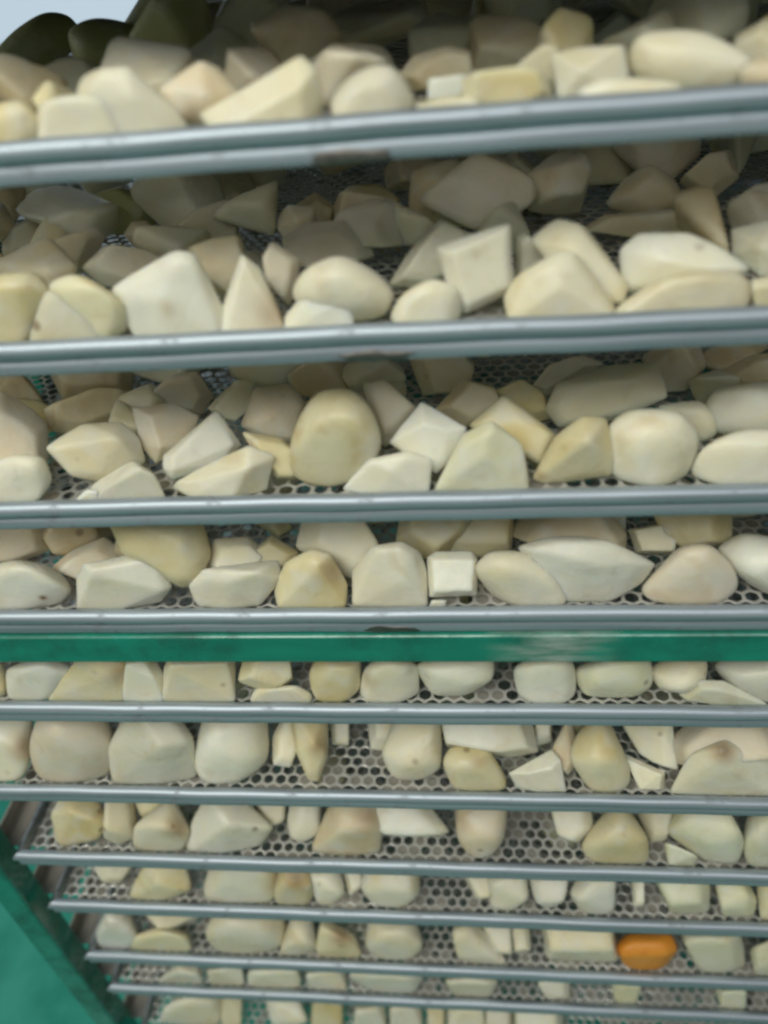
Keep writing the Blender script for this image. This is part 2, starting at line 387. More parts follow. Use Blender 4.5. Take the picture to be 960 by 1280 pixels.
def chunk_mesh(P, p, floor, rng, sub, marks=()):
    """a knife-cut chunk: the hull of P in centimetres with its edges worn round, its faces not quite flat"""
    c, Nn, d, ar = hull_planes(P)
    sp = P - c; dims = np.maximum(np.sqrt((sp ** 2).mean(0)), .15); dims /= dims.max()
    U, F = ICO[sub]; U = U * dims
    g = np.maximum(U @ Nn.T / d, 0)
    gm = g.max(1)
    r = 1 / (gm * ((g / gm[:, None]) ** p).sum(1) ** (1 / p))
    r *= 1 / np.average(r * gm, weights=gm ** -3) * 0.985
    X = U * r[:, None]
    sz = np.abs(X).max()
    k = rng.uniform(-1.5, 1.5, (5, 3)); ph = rng.uniform(0, 6.28, 5)
    Y = X / sz
    w = sum(np.sin(Y @ (k[i] * (1.6 + 1.2 * i)) + ph[i]) / (1.6 + 1.1 * i) for i in range(5))
    X = X * (1 + 0.022 * w)[:, None]
    X = X + c
    X[:, 2] = np.maximum(X[:, 2], floor)
    # outer (peeled) side against freshly cut faces
    sk = ((rng.random(len(d)) < 0.30) & (ar > 0)).astype(float) * rng.uniform(.5, 1., len(d))
    wts = (g / gm[:, None]) ** 26
    skin = (wts * sk).sum(1) / wts.sum(1)
    base = np.array([c[0], c[1], floor])
    me = mesh('chunk', X - base, F, True)
    at = me.attributes.new('skin', 'FLOAT', 'POINT'); at.data.foreach_set('value', skin.astype(np.float32))
    st = np.zeros(len(X))
    for (mx, my, mz, mr, ms) in marks:
        d0 = np.array([mx, my, mz]) - FRONT; d0 /= np.linalg.norm(d0)      # the mark sits on the side that faces the aisle
        rel = X - FRONT; tt = rel @ d0; off = np.linalg.norm(rel - tt[:, None] * d0, axis=1)
        hit = X[np.argmin(tt + 6 * np.maximum(off - .2, 0))]
        q = np.clip(1 - np.sqrt(((X - hit) ** 2).sum(1)) / mr, 0, 1)
        st = np.maximum(st, ms * q * q * (3 - 2 * q))
    at = me.attributes.new('stain_shade', 'FLOAT', 'POINT'); at.data.foreach_set('value', st.astype(np.float32))
    return me, base
WHERE = ['on the topmost tray', 'on the second tray down', 'on the third tray down', 'on the fourth tray down', 'on the fifth tray down',
 'on the sixth tray down', 'on the seventh tray down', 'on the eighth tray down', 'on the ninth tray down', 'on the tenth tray down', 'on the lowest tray']
# tray, tint, shape, look, hull points (hundredths of a centimetre), marks for brown spots and painted flank shade (x, y, z, radius, strength)
CHUNKS = [
(1,'c','m','wide flat-topped cream chunk against the left rail',[1909,154,-20,1959,159,83,2028,182,97,2233,174,73,2290,170,14,2290,158,-53,2245,95,-53,1951,95,-53,1980,104,26,2018,102,101,2073,107,112,2221,100,95,2258,107,52,2256,103,2,2201,110,-31,1993,95,-27,1936,256,-27,1965,264,39,2021,254,51,2140,277,31,2183,259,-4,2176,267,-51,2185,139,-53,1998,147,-53,1903,207,-27,1950,208,68,2022,209,83,2204,211,60,2255,212,5,2260,189,-53,2234,95,-53,1971,95,-53],[]),
(1,'c','m','broad sloping cream chunk behind the wide flat-topped one',[2100,146,94,2126,178,154,2217,149,183,2325,145,181,2354,179,127,2458,143,42,2492,149,-31,2395,95,-53,2238,103,-53,2115,152,23,2331,95,97,2146,125,91,2177,125,142,2239,125,163,2324,126,161,2357,126,121,2429,126,49,2457,126,-7,2365,125,-51,2241,125,-33,2160,125,35,2110,263,63,2129,278,102,2186,262,121,2255,264,120,2284,258,88,2340,265,29,2362,266,-18,2288,262,-52,2183,275,-40,2121,266,17,2091,206,83,2128,206,142,2198,207,165,2297,209,163,2334,209,117,2418,210,34,2451,210,-32,2385,95,-53,2215,173,-53,2108,206,18],[]),
(1,'g','m','greyish chunk with low rounded top near the left end',[1552,829,10,1599,867,94,1727,943,137,1862,1007,105,1888,992,45,1772,918,-53,1607,843,-40,1630,783,59,1662,814,119,1759,860,151,1862,892,130,1873,900,84,1788,849,12,1670,792,23,1576,982,24,1609,998,78,1698,1033,107,1776,1089,85,1796,1073,48,1720,1031,-16,1611,992,-9,1543,886,7,1588,917,84,1709,978,124,1832,1032,96,1850,1034,39,1741,972,-53,1591,903,-40],[]),
(1,'y','r','yellowish chunk cut off by the left photo edge',[1736,151,84,1825,156,105,1928,145,105,1963,154,54,1929,153,-39,1848,95,-53,1697,95,-53,1793,101,59,1836,105,69,1886,103,69,1906,102,44,1892,95,0,1835,97,-24,1762,95,-23,1767,123,79,1844,123,97,1926,124,96,1960,124,53,1931,124,-24,1851,95,-53,1723,95,-53,1719,215,65,1771,225,77,1835,223,77,1863,217,46,1835,227,-14,1768,218,-43,1669,223,-43,1727,185,73,1809,186,93,1898,187,91,1934,187,46,1903,187,-39,1850,95,-53,1714,95,-53],[]),
(1,'g','r','small greenish grey chunk at the far left edge',[1307,997,75,1440,1047,83,1473,1074,37,1457,1051,-53,1276,963,-37,1379,958,41,1441,991,43,1456,1006,20,1450,991,-25,1362,944,-16,1335,973,70,1440,1030,75,1473,1043,38,1458,1025,-40,1308,947,-25,1311,1066,36,1385,1117,39,1411,1124,11,1402,1107,-47,1284,1059,-37,1298,1031,66,1410,1092,71,1446,1106,31,1430,1087,-53,1269,1003,-36],[]),
(1,'o','r','dark olive chunk under the pale glow panel',[815,2024,59,992,2087,186,1149,2198,256,1280,2232,226,1319,2267,122,1159,2146,4,906,2069,-53,793,1991,-35,956,1957,88,1033,2008,149,1122,2038,185,1181,2065,170,1201,2076,119,1116,2032,60,996,1989,32,945,1942,42,881,1982,69,1018,2058,175,1160,2132,235,1262,2179,209,1302,2191,122,1157,2113,21,961,2014,-25,857,1964,-10,823,2214,91,929,2269,172,1033,2331,217,1116,2353,198,1153,2346,134,1039,2298,57,887,2231,21,808,2195,32,800,2105,56,950,2187,171,1104,2267,236,1214,2319,208,1258,2332,113,1101,2247,4,887,2139,-47,774,2085,-31],[]),
(1,'o','r','dark olive chunk just right of the other olive one',[1472,1632,197,1620,1703,239,1805,1786,180,1948,1759,71,1888,1772,-53,1666,1712,-53,1478,1628,4,1606,1531,159,1675,1574,179,1766,1611,150,1824,1631,94,1808,1594,38,1701,1571,37,1606,1537,64,1536,1573,186,1663,1626,222,1822,1683,172,1923,1713,77,1884,1689,-25,1707,1620,-23,1545,1562,25,1539,1792,124,1636,1834,152,1748,1907,111,1837,1899,40,1809,1872,-37,1675,1820,-35,1536,1811,-3,1466,1703,182,1605,1760,221,1778,1823,167,1889,1856,63,1846,1829,-48,1653,1755,-45,1475,1691,6],[]),
(1,'c','c','cream wedge with a tall slanted face at back left',[2172,1011,81,2423,1098,207,2518,1128,137,2535,1100,-6,2460,1082,-53,2306,1040,-11,2160,1037,20,2368,985,76,2483,1092,103,2229,1184,44,2391,1242,126,2454,1260,80,2466,1232,-11,2413,1243,-45,2316,1206,-16,2226,1192,6],[]),
(1,'p','m','pinkish chunk with brown corner in front of the tall wedge',[2378,214,96,2542,252,164,2594,293,139,2667,284,48,2612,250,-4,2507,252,-53,2402,198,-14,2561,183,66,2419,189,92,2544,234,145,2592,246,127,2646,251,53,2601,231,10,2526,204,-24,2436,181,4,2413,333,47,2512,382,88,2553,386,74,2594,398,12,2563,362,-19,2499,352,-50,2425,336,-27,2377,264,86,2521,317,146,2577,330,126,2639,336,40,2587,313,-9,2500,282,-49,2397,256,-16],[(25.1,1.23,0.0,0.8,0.6)]),
(1,'c','c','long cream wedge rising to a point at its right end',[2520,177,12,2613,164,37,2818,184,125,2915,164,169,2956,146,140,2974,148,63,2955,165,-37,2906,95,-53,2580,95,-53,2908,95,80,2583,286,33,2643,276,48,2776,276,106,2833,291,131,2861,275,113,2871,280,63,2859,282,0,2820,280,-24,2606,287,-20],[]),
(1,'g','m','grey cream chunk behind the round one in the middle',[2890,622,30,2973,631,71,3098,672,103,3140,680,81,3133,658,16,3009,643,-53,2909,623,-38,2931,583,59,2992,586,88,3084,605,113,3114,606,98,3109,592,51,3020,581,0,2945,579,10,2925,720,8,2977,736,33,3060,739,56,3086,740,43,3080,739,0,3004,715,-43,2938,720,-35,2897,667,24,2972,681,61,3088,699,92,3126,701,73,3119,692,13,3007,670,-51,2915,661,-37],[]),
(1,'c','r','rounded cream chunk just left of the middle of the rail',[2984,170,25,3066,184,89,3159,178,122,3233,168,110,3287,154,33,3292,167,-31,3208,95,-53,3011,95,-53,3054,103,31,3096,95,65,3140,102,80,3177,98,74,3202,106,34,3204,104,3,3160,101,-25,3063,99,-23,3015,129,31,3085,129,86,3163,130,114,3224,130,103,3269,130,36,3273,129,-17,3201,95,-53,3034,95,-53,3041,240,38,3093,241,79,3151,248,99,3198,245,91,3232,248,40,3234,257,-1,3178,243,-36,3050,257,-37,2995,208,19,3071,209,79,3156,209,108,3222,209,96,3271,209,23,3276,209,-33,3203,95,-53,3027,95,-53],[]),
(1,'g','m','dim grey chunk peeking over the long pointed wedge',[2739,1017,78,2844,1041,93,2915,1046,61,2929,1044,-19,2827,1017,-53,2791,973,85,2868,990,96,2919,996,73,2930,987,16,2856,973,-11,2786,1083,53,2853,1094,63,2896,1106,42,2905,1103,-8,2840,1094,-32,2745,1045,70,2841,1061,85,2905,1068,56,2918,1061,-16,2826,1043,-50],[]),
(1,'t','m','tan chunk with a curved top right of the middle',[3191,668,9,3263,685,76,3398,693,97,3488,691,73,3497,676,-6,3377,676,-27,3255,674,-53,3264,617,14,3315,637,62,3414,639,78,3480,638,60,3486,624,3,3399,629,-13,3311,619,-32,3239,786,11,3286,783,56,3372,800,68,3430,781,55,3435,789,2,3359,771,-9,3282,772,-26,3203,726,2,3269,736,64,3393,741,84,3475,740,62,3483,730,-10,3374,725,-29,3263,719,-53],[]),
(1,'w','c','small white block with a flat top right of the middle',[3322,392,33,3470,401,37,3484,395,-30,3398,381,-53,3316,369,-38,3327,353,40,3449,355,44,3461,348,-11,3390,340,-32,3322,342,-21,3337,445,0,3431,447,3,3439,447,-40,3385,435,-53,3333,443,-48],[]),
(1,'c','c','low flat cream slice lying against the rail near the middle',[3281,150,-3,3395,145,16,3518,129,5,3539,95,-53,3392,95,-53,3308,95,-53,3290,98,-6,3385,96,9,3487,99,-4,3505,95,-53,3382,95,-53,3311,95,-53,3342,206,-14,3414,205,-2,3492,206,-11,3506,192,-53,3413,123,-53,3359,177,-53],[]),
(1,'t','c','tall square-cornered tan chunk at the dim back',[3479,907,152,3516,905,172,3681,896,157,3780,871,104,3870,853,41,3816,849,-22,3650,873,-53,3479,876,-49,3519,801,66,3549,1029,80,3573,1028,94,3680,1017,85,3744,1010,49,3804,1015,6,3768,999,-33,3661,1012,-53,3551,1018,-50],[]),
(1,'y','m','yellow-spotted cream chunk under the tall square-cornered one',[3437,161,61,3609,155,77,3724,171,49,3762,174,-32,3607,95,-53,3443,167,-48,3481,95,83,3605,109,92,3688,105,74,3714,102,17,3606,97,-14,3486,100,5,3506,254,22,3616,243,34,3690,249,16,3714,256,-36,3615,201,-53,3511,245,-45,3453,199,50,3610,199,64,3714,199,41,3749,198,-33,3606,100,-53,3459,199,-49],[]),
(1,'c','m','cream chunk leaning right beside the yellow-spotted one',[3618,489,24,3739,477,105,3807,471,90,3824,454,-25,3775,450,-53,3650,482,-23,3643,437,51,3732,433,109,3780,424,98,3793,418,14,3757,411,-7,3666,431,17,3676,553,1,3754,555,52,3798,560,41,3808,544,-32,3777,540,-51,3697,545,-27,3632,520,19,3743,520,91,3804,512,77,3820,495,-27,3775,495,-53,3661,511,-23],[]),
(1,'c','c','cream block with two upright faces right of centre',[3750,368,83,3861,346,100,3994,303,100,4022,298,4,3934,281,-47,3779,302,-53,3851,263,39,3803,444,38,3873,433,49,3962,422,47,3979,412,-15,3925,417,-50,3823,418,-53],[]),
(1,'c','r','long low cream slice along the rail right of centre',[3808,160,1,3912,148,31,4053,150,18,4175,156,-9,4142,95,-53,3827,95,-53,3879,95,-9,3931,98,5,4001,98,-1,4060,96,-14,4050,96,-47,3894,101,-45,3830,119,5,3918,119,29,4037,119,18,4139,119,-4,4117,95,-53,3853,119,-53,3896,212,-3,3963,220,14,4053,219,6,4127,207,-9,4115,211,-51,3914,211,-47,3829,182,-5,3925,182,21,4054,181,10,4163,180,-14,4126,95,-53,3844,110,-53],[]),
(1,'g','c','dim grey chunk with a thin upright spike',[3958,1311,-13,4039,1317,44,4139,1306,116,4162,1293,43,4232,1274,27,4228,1265,-44,4062,1293,-53,3990,1243,-11,4056,1245,37,4138,1236,97,4157,1222,37,4215,1207,24,4214,1213,-38,4075,1227,-45,4021,1395,-16,4072,1396,21,4135,1386,67,4149,1377,21,4193,1358,12,4191,1363,-35,4088,1388,-42],[]),
(1,'c','r','largest smooth cream chunk near the right end',[3998,375,73,4028,329,125,4143,334,131,4246,280,114,4389,251,49,4431,226,-2,4334,240,-49,4128,283,-52,4010,356,5,4135,233,64,4026,301,75,4056,299,112,4142,279,120,4228,256,104,4339,221,54,4373,206,13,4297,220,-25,4135,259,-28,4037,291,21,4062,448,64,4086,443,94,4159,441,98,4232,430,84,4320,393,44,4343,363,14,4284,390,-19,4155,435,-23,4071,435,21,4025,408,65,4060,406,108,4160,382,116,4260,355,98,4388,315,40,4428,298,-8,4340,313,-51,4152,359,-53,4038,396,2],[]),
(1,'o','r','small dim olive chunk above the largest smooth chunk',[4300,1611,-15,4372,1603,48,4464,1567,44,4526,1562,-13,4442,1588,-53,4363,1554,2,4397,1546,33,4445,1539,30,4475,1529,3,4433,1540,-18,4314,1584,-9,4374,1576,44,4454,1557,39,4504,1541,-7,4431,1554,-42,4371,1646,-8,4416,1646,31,4475,1627,28,4514,1626,-8,4458,1628,-33,4318,1637,-16,4382,1629,40,4469,1609,36,4522,1591,-14,4444,1605,-51],[]),
(1,'g','c','grey-green chunk with a sloping face at the top right',[4473,1398,-9,4596,1389,103,4741,1353,118,4730,1322,-11,4663,1336,-49,4535,1406,-40,4623,1320,43,4561,1483,-29,4636,1470,43,4730,1452,53,4722,1430,-30,4681,1446,-53,4594,1468,-47],[]),
(1,'c','m','cream chunk at the right photo edge above the rail',[4397,508,67,4503,486,121,4588,437,55,4594,424,-53,4470,454,-23,4394,440,53,4468,413,94,4536,394,43,4538,380,-36,4452,415,-15,4450,571,42,4514,548,78,4572,528,35,4572,509,-34,4500,548,-17,4416,529,60,4511,505,110,4591,469,49,4595,454,-50,4487,494,-24],[]),
(1,'t','r','tan chunk low at the right photo edge',[4337,231,12,4404,201,49,4507,165,26,4520,151,-53,4367,193,-53,4356,157,7,4392,153,24,4442,132,13,4448,123,-26,4375,153,-28,4340,189,15,4400,174,45,4485,142,26,4495,127,-41,4369,170,-43,4387,254,5,4433,246,27,4497,222,13,4504,209,-37,4414,253,-40,4352,244,7,4416,227,39,4508,193,19,4519,177,-53,4383,223,-53],[]),
(2,'y','r','yellow chunk at the left photo edge against the rail',[1467,189,-521,1580,153,-492,1714,212,-514,1762,191,-582,1655,156,-707,1597,95,-794,1382,95,-794,1562,98,-533,1608,95,-523,1688,101,-526,1700,109,-567,1645,96,-628,1589,108,-696,1490,100,-703,1520,132,-520,1596,132,-506,1723,157,-516,1756,153,-578,1661,132,-686,1579,131,-794,1422,95,-794,1464,251,-612,1516,260,-604,1617,275,-611,1645,267,-657,1561,267,-746,1548,189,-794,1434,158,-794,1461,214,-542,1542,216,-527,1673,256,-543,1709,253,-611,1613,215,-724,1592,108,-794,1409,95,-794],[]),
(2,'g','r','greenish oval chunk in front of a yellow one',[1594,156,-705,1676,160,-619,1836,152,-550,1948,169,-588,1982,141,-691,1948,95,-794,1796,95,-794,1629,95,-794,1883,95,-686,1654,123,-693,1720,124,-623,1843,124,-571,1938,124,-597,1954,124,-687,1908,124,-793,1802,95,-794,1666,100,-794,1598,233,-708,1648,238,-655,1750,233,-611,1826,236,-632,1838,234,-704,1797,241,-792,1726,193,-794,1600,228,-794,1587,199,-723,1663,201,-644,1804,203,-584,1913,205,-614,1932,204,-718,1932,102,-794,1799,95,-794,1649,95,-794],[]),
(2,'y','r','yellow tan chunk hugging the greenish oval from behind',[1753,160,-555,1893,157,-511,1984,166,-559,2069,160,-654,2056,162,-762,1952,95,-794,1769,152,-711,1891,105,-567,1959,104,-545,2010,97,-565,2051,95,-612,2040,105,-667,1973,105,-702,1901,99,-643,1795,130,-559,1911,130,-522,1992,131,-560,2061,131,-642,2050,130,-732,1935,130,-792,1805,129,-693,1775,232,-619,1862,234,-592,1922,237,-622,1967,253,-690,1964,240,-753,1881,231,-794,1783,233,-721,1744,205,-581,1869,207,-542,1956,209,-584,2030,212,-674,2021,207,-769,1941,118,-794,1756,204,-726],[]),
(2,'p','m','pinkish slab leaning at the left behind the yellow chunks',[1259,777,-692,1297,855,-615,1426,910,-624,1639,1032,-587,1663,1058,-640,1556,908,-780,1406,829,-777,1317,733,-657,1354,775,-596,1441,826,-606,1590,922,-582,1615,924,-615,1532,828,-719,1417,784,-722,1227,940,-742,1268,963,-684,1342,1014,-695,1481,1084,-669,1499,1094,-701,1423,1015,-794,1324,971,-794,1238,858,-713,1286,908,-636,1400,966,-646,1592,1080,-613,1624,1083,-655,1510,978,-793,1374,906,-791],[]),
(2,'p','m','pinkish brown piece left of the big whitish wedge',[1696,599,-645,1800,677,-578,2008,728,-640,2079,744,-708,1866,649,-786,1742,627,-728,1783,575,-609,1865,621,-556,2006,680,-608,2062,679,-653,1913,600,-706,1831,567,-659,1677,723,-714,1755,751,-663,1874,813,-713,1924,810,-752,1797,733,-794,1714,728,-763,1686,657,-666,1784,724,-603,1967,786,-665,2034,796,-725,1848,689,-789,1740,659,-733],[]),
(2,'w','m','big whitish wedge with a grey bruise on its face',[1994,195,-600,2076,188,-557,2325,178,-449,2399,204,-476,2434,196,-598,2471,181,-716,2450,95,-794,2237,95,-794,2062,132,-794,2012,195,-698,2238,95,-620,2397,152,-504,2065,146,-593,2126,147,-562,2320,148,-479,2387,149,-493,2412,148,-593,2436,148,-690,2396,147,-791,2228,136,-794,2097,146,-769,2080,146,-671,2002,310,-652,2038,343,-638,2209,320,-560,2260,331,-576,2283,322,-655,2295,339,-742,2286,273,-794,2155,255,-794,2026,315,-794,2013,315,-717,1992,249,-625,2064,251,-590,2287,256,-494,2365,257,-511,2394,255,-626,2423,254,-739,2425,116,-794,2241,95,-794,2065,170,-794,2010,248,-715],[(23.42,-1.23,-5.76,0.6,0.35)]),
(2,'t','c','shaded tan slab right behind the big whitish wedge',[2264,451,-540,2360,523,-527,2482,559,-528,2510,500,-637,2406,453,-794,2302,455,-691,2297,416,-518,2385,448,-499,2484,479,-500,2504,445,-594,2423,389,-718,2342,380,-629,2283,588,-586,2348,624,-575,2429,638,-573,2442,618,-648,2378,577,-745,2315,570,-676],[]),
(2,'c','c','sharp upright triangular wedge with a pink tan side',[2437,111,-794,2448,181,-700,2569,207,-488,2636,194,-541,2694,198,-756,2726,95,-794,2583,95,-794,2584,158,-511,2658,95,-794,2460,95,-794,2439,239,-794,2443,293,-738,2526,293,-594,2565,299,-634,2604,291,-769,2627,218,-794,2561,134,-794],[(27.34,-0.62,-6.35,1.8,0.6)]),
(2,'p','m','narrow pinkish chunk behind the sharp triangular wedge',[2599,406,-568,2641,430,-517,2755,441,-608,2736,413,-691,2688,371,-794,2619,377,-701,2606,360,-569,2636,381,-532,2721,377,-595,2708,353,-654,2675,315,-726,2622,330,-662,2590,482,-641,2618,492,-607,2690,502,-666,2681,470,-714,2650,448,-782,2608,445,-720,2596,448,-590,2633,473,-544,2740,470,-623,2724,440,-697,2682,397,-790,2617,411,-707],[]),
(2,'p','m','pink tan block behind the two stacked cream ones',[2591,802,-636,2701,824,-570,2880,845,-575,2994,847,-655,3033,859,-763,2861,803,-784,2637,787,-757,2642,704,-643,2716,742,-602,2848,754,-605,2932,744,-659,2961,738,-733,2838,697,-747,2678,679,-726,2681,927,-696,2745,976,-664,2862,987,-667,2936,981,-716,2965,951,-773,2852,945,-794,2709,930,-777,2601,856,-657,2698,891,-601,2862,917,-608,2968,912,-678,3006,890,-766,2848,855,-790,2646,830,-762],[]),
(2,'c','r','cream chunk with rounded right shoulder behind a white one',[2725,201,-667,2800,176,-553,2956,215,-520,3085,246,-595,3169,206,-682,3135,192,-774,2985,156,-794,2768,198,-743,2835,112,-614,2869,109,-562,2948,116,-541,3013,109,-570,3051,106,-617,3034,95,-660,2959,98,-679,2859,96,-644,2773,138,-642,2831,139,-555,2963,167,-526,3075,164,-578,3143,145,-655,3113,139,-734,2984,138,-766,2809,138,-706,2785,287,-662,2826,297,-599,2928,317,-576,3010,336,-624,3065,302,-676,3042,294,-734,2945,282,-753,2815,271,-704,2740,234,-680,2801,244,-588,2945,279,-557,3068,276,-615,3143,255,-700,3112,235,-781,2977,191,-794,2779,234,-749],[]),
(2,'w','m','white chunk standing on the rail left of the middle',[2700,95,-794,2705,160,-738,2816,166,-637,2993,153,-623,3008,153,-714,2997,95,-794,2848,95,-794,2904,95,-688,2735,95,-794,2746,121,-725,2834,121,-643,2973,122,-636,2984,121,-708,2971,101,-794,2853,95,-794,2736,95,-794,2718,220,-794,2786,238,-736,2897,256,-738,2908,242,-791,2920,95,-794,2827,95,-794,2717,95,-794,2713,192,-753,2814,193,-659,2974,194,-652,2988,193,-734,2984,95,-794,2850,95,-794],[]),
(2,'g','c','greyish pink slab leaning left of the square white face',[3106,476,-756,3232,558,-609,3343,570,-514,3455,584,-578,3437,494,-707,3262,468,-780,3167,426,-708,3270,474,-581,3361,503,-508,3453,492,-554,3438,445,-669,3294,426,-730,3174,617,-780,3256,641,-675,3327,660,-617,3399,656,-654,3387,621,-746,3274,614,-794],[]),
(2,'w','c','bright white square cut face tilted toward the front',[3325,292,-539,3623,299,-465,3642,227,-709,3431,192,-789,3374,200,-694,3470,238,-549,3599,259,-487,3603,181,-672,3450,147,-728,3355,248,-543,3366,389,-636,3560,413,-593,3570,335,-741,3434,322,-794,3397,348,-744],[(34.98,1.36,-5.16,0.4,0.3)]),
(2,'w','c','thin white cut slice right beside the square white face',[3657,520,-593,3688,526,-569,3817,492,-674,3733,445,-752,3650,456,-794,3675,462,-597,3700,461,-575,3806,423,-658,3739,407,-731,3669,397,-760,3694,583,-649,3713,583,-633,3794,549,-695,3743,544,-753,3689,525,-771],[]),
(2,'c','r','small rounded cream chunk below the greyish pink slab',[3123,167,-778,3192,164,-666,3316,144,-605,3416,145,-653,3431,159,-779,3377,95,-794,3169,95,-794,3189,105,-733,3223,99,-677,3284,97,-649,3334,95,-672,3339,103,-735,3313,95,-761,3209,102,-759,3152,127,-755,3209,127,-662,3313,127,-617,3398,127,-657,3410,127,-759,3364,96,-794,3186,116,-794,3197,196,-794,3237,223,-738,3316,233,-707,3380,227,-735,3390,189,-794,3358,104,-794,3227,118,-794,3137,196,-787,3199,198,-687,3311,199,-638,3403,198,-682,3416,197,-791,3369,95,-794,3180,105,-794],[]),
(2,'c','m','cream pyramid chunk with a peak right of the square face',[3588,173,-715,3639,203,-635,3800,198,-547,3848,187,-549,3934,176,-641,4044,180,-794,4019,95,-794,3805,95,-794,3602,95,-794,3796,95,-655,3632,155,-707,3670,156,-634,3798,156,-565,3837,156,-570,3907,155,-647,3993,154,-768,3979,121,-794,3804,95,-794,3645,120,-794,3665,327,-794,3697,334,-737,3802,325,-677,3834,328,-682,3892,328,-746,3942,211,-794,3923,135,-794,3786,110,-794,3663,135,-794,3615,251,-746,3660,252,-662,3808,253,-583,3853,252,-589,3934,250,-677,4025,200,-794,3997,95,-794,3804,95,-794,3623,95,-794],[]),
(2,'c','m','pale chunk sloping down to the right behind the pyramid',[3689,342,-543,3807,372,-481,3887,332,-494,4006,282,-626,4075,223,-712,4068,195,-783,3942,215,-770,3774,298,-643,3866,235,-571,3730,304,-551,3821,310,-497,3886,294,-512,3979,243,-613,4036,207,-685,4030,187,-742,3931,206,-733,3797,265,-630,3819,452,-628,3895,471,-588,3944,433,-591,4023,407,-679,4071,386,-742,4065,366,-786,3983,375,-776,3875,427,-694,3717,407,-575,3823,413,-512,3899,395,-529,4006,335,-646,4072,294,-730,4065,271,-794,3950,293,-786,3795,361,-666],[]),
(2,'w','m','greyish white slab with flat top near the right',[4040,329,-600,4110,347,-546,4290,282,-532,4415,238,-584,4525,191,-657,4396,209,-707,4181,238,-756,4064,291,-771,4194,211,-612,4078,293,-601,4132,296,-553,4278,259,-547,4375,218,-586,4462,174,-642,4358,187,-681,4189,217,-723,4094,242,-727,4158,460,-693,4202,467,-655,4319,424,-645,4399,386,-676,4472,355,-724,4387,371,-758,4248,394,-791,4170,416,-794,4079,408,-635,4141,411,-580,4311,368,-573,4425,320,-618,4525,269,-683,4405,284,-729,4208,319,-777,4096,348,-782],[]),
(2,'c','r','long smooth greenish cream chunk along the rail at right',[3991,176,-794,4179,160,-664,4345,192,-644,4487,178,-661,4562,185,-736,4512,116,-794,4349,95,-794,4003,95,-794,4117,105,-716,4209,107,-657,4285,104,-640,4354,95,-647,4390,99,-684,4376,98,-727,4300,101,-745,4130,101,-736,4032,133,-769,4192,133,-665,4323,133,-638,4446,133,-656,4506,132,-716,4485,132,-792,4340,95,-794,4050,108,-794,4098,178,-794,4243,279,-760,4345,281,-739,4436,267,-748,4483,270,-794,4421,138,-794,4310,95,-794,4101,115,-794,4027,190,-794,4209,224,-697,4352,223,-667,4486,221,-686,4550,220,-752,4496,132,-794,4343,95,-794,4033,98,-794],[]),
(2,'w','c','white cut block entering from the right photo edge',[4529,561,-626,4657,511,-585,4785,452,-601,4801,387,-764,4646,440,-794,4536,517,-716,4620,433,-667,4628,626,-655,4717,615,-636,4794,566,-642,4806,529,-748,4704,555,-765,4639,615,-718],[]),
(2,'y','m','yellow tan chunk under the white block at right edge',[4499,143,-676,4679,145,-647,4712,95,-794,4573,95,-794,4533,142,-773,4494,98,-692,4625,95,-668,4666,98,-794,4561,95,-794,4520,98,-763,4569,195,-746,4688,205,-730,4679,105,-794,4589,96,-794,4582,168,-794,4518,166,-692,4680,165,-665,4706,108,-794,4574,95,-794,4549,165,-780],[]),
(2,'t','r','yellow tan domed chunk in the dim back right',[4128,1268,-711,4216,1299,-600,4329,1278,-533,4452,1242,-588,4534,1227,-724,4350,1225,-792,4240,1200,-652,4281,1208,-596,4338,1208,-565,4398,1185,-591,4432,1156,-652,4345,1167,-688,4156,1243,-696,4227,1255,-598,4325,1249,-545,4427,1213,-590,4488,1169,-695,4338,1185,-758,4213,1392,-716,4265,1395,-641,4342,1403,-604,4417,1363,-635,4464,1336,-717,4349,1346,-763,4163,1346,-729,4241,1359,-623,4347,1352,-565,4458,1313,-614,4524,1266,-728,4361,1283,-794],[]),
(2,'g','c','dim grey chunk with a pointed top at the back',[3526,1652,-639,3724,1656,-510,3813,1640,-583,3898,1607,-707,3814,1569,-773,3591,1589,-747,3568,1543,-638,3731,1558,-534,3804,1546,-594,3874,1504,-693,3806,1500,-756,3623,1528,-738,3582,1759,-704,3709,1772,-623,3765,1746,-667,3819,1721,-745,3767,1727,-794,3623,1725,-775],[]),
(2,'g','m','dim grey block just under the top rail in the middle',[3003,2028,-658,3130,2075,-475,3326,2031,-614,3373,1994,-737,3165,1991,-794,3024,1923,-644,3117,1945,-508,3258,1924,-611,3291,1914,-704,3141,1892,-742,3048,2144,-681,3129,2168,-563,3252,2157,-656,3282,2127,-732,3150,2127,-770,3020,2064,-667,3135,2109,-501,3312,2086,-631,3354,2061,-745,3166,2040,-794],[]),
(2,'p','m','pinkish chunk at the right edge in the dim back',[4663,1072,-682,4775,1073,-600,4951,1043,-578,4980,978,-753,4743,1035,-792,4686,995,-696,4765,986,-633,4886,946,-610,4905,894,-736,4741,956,-772,4780,1178,-720,4849,1171,-665,4951,1126,-642,4974,1098,-758,4829,1148,-787,4701,1135,-702,4799,1123,-624,4951,1076,-597,4978,1017,-756,4768,1082,-794],[]),
(2,'t','c','long flat tan slice lying behind the greyish white slab',[3978,1053,-755,4112,1063,-691,4505,961,-662,4578,963,-653,4539,921,-750,4265,993,-794,4006,981,-739,4114,978,-683,4443,905,-662,4498,888,-648,4471,873,-736,4241,920,-769,4144,1141,-768,4231,1161,-732,4479,1083,-710,4525,1082,-703,4501,1062,-768,4324,1099,-793],[]),
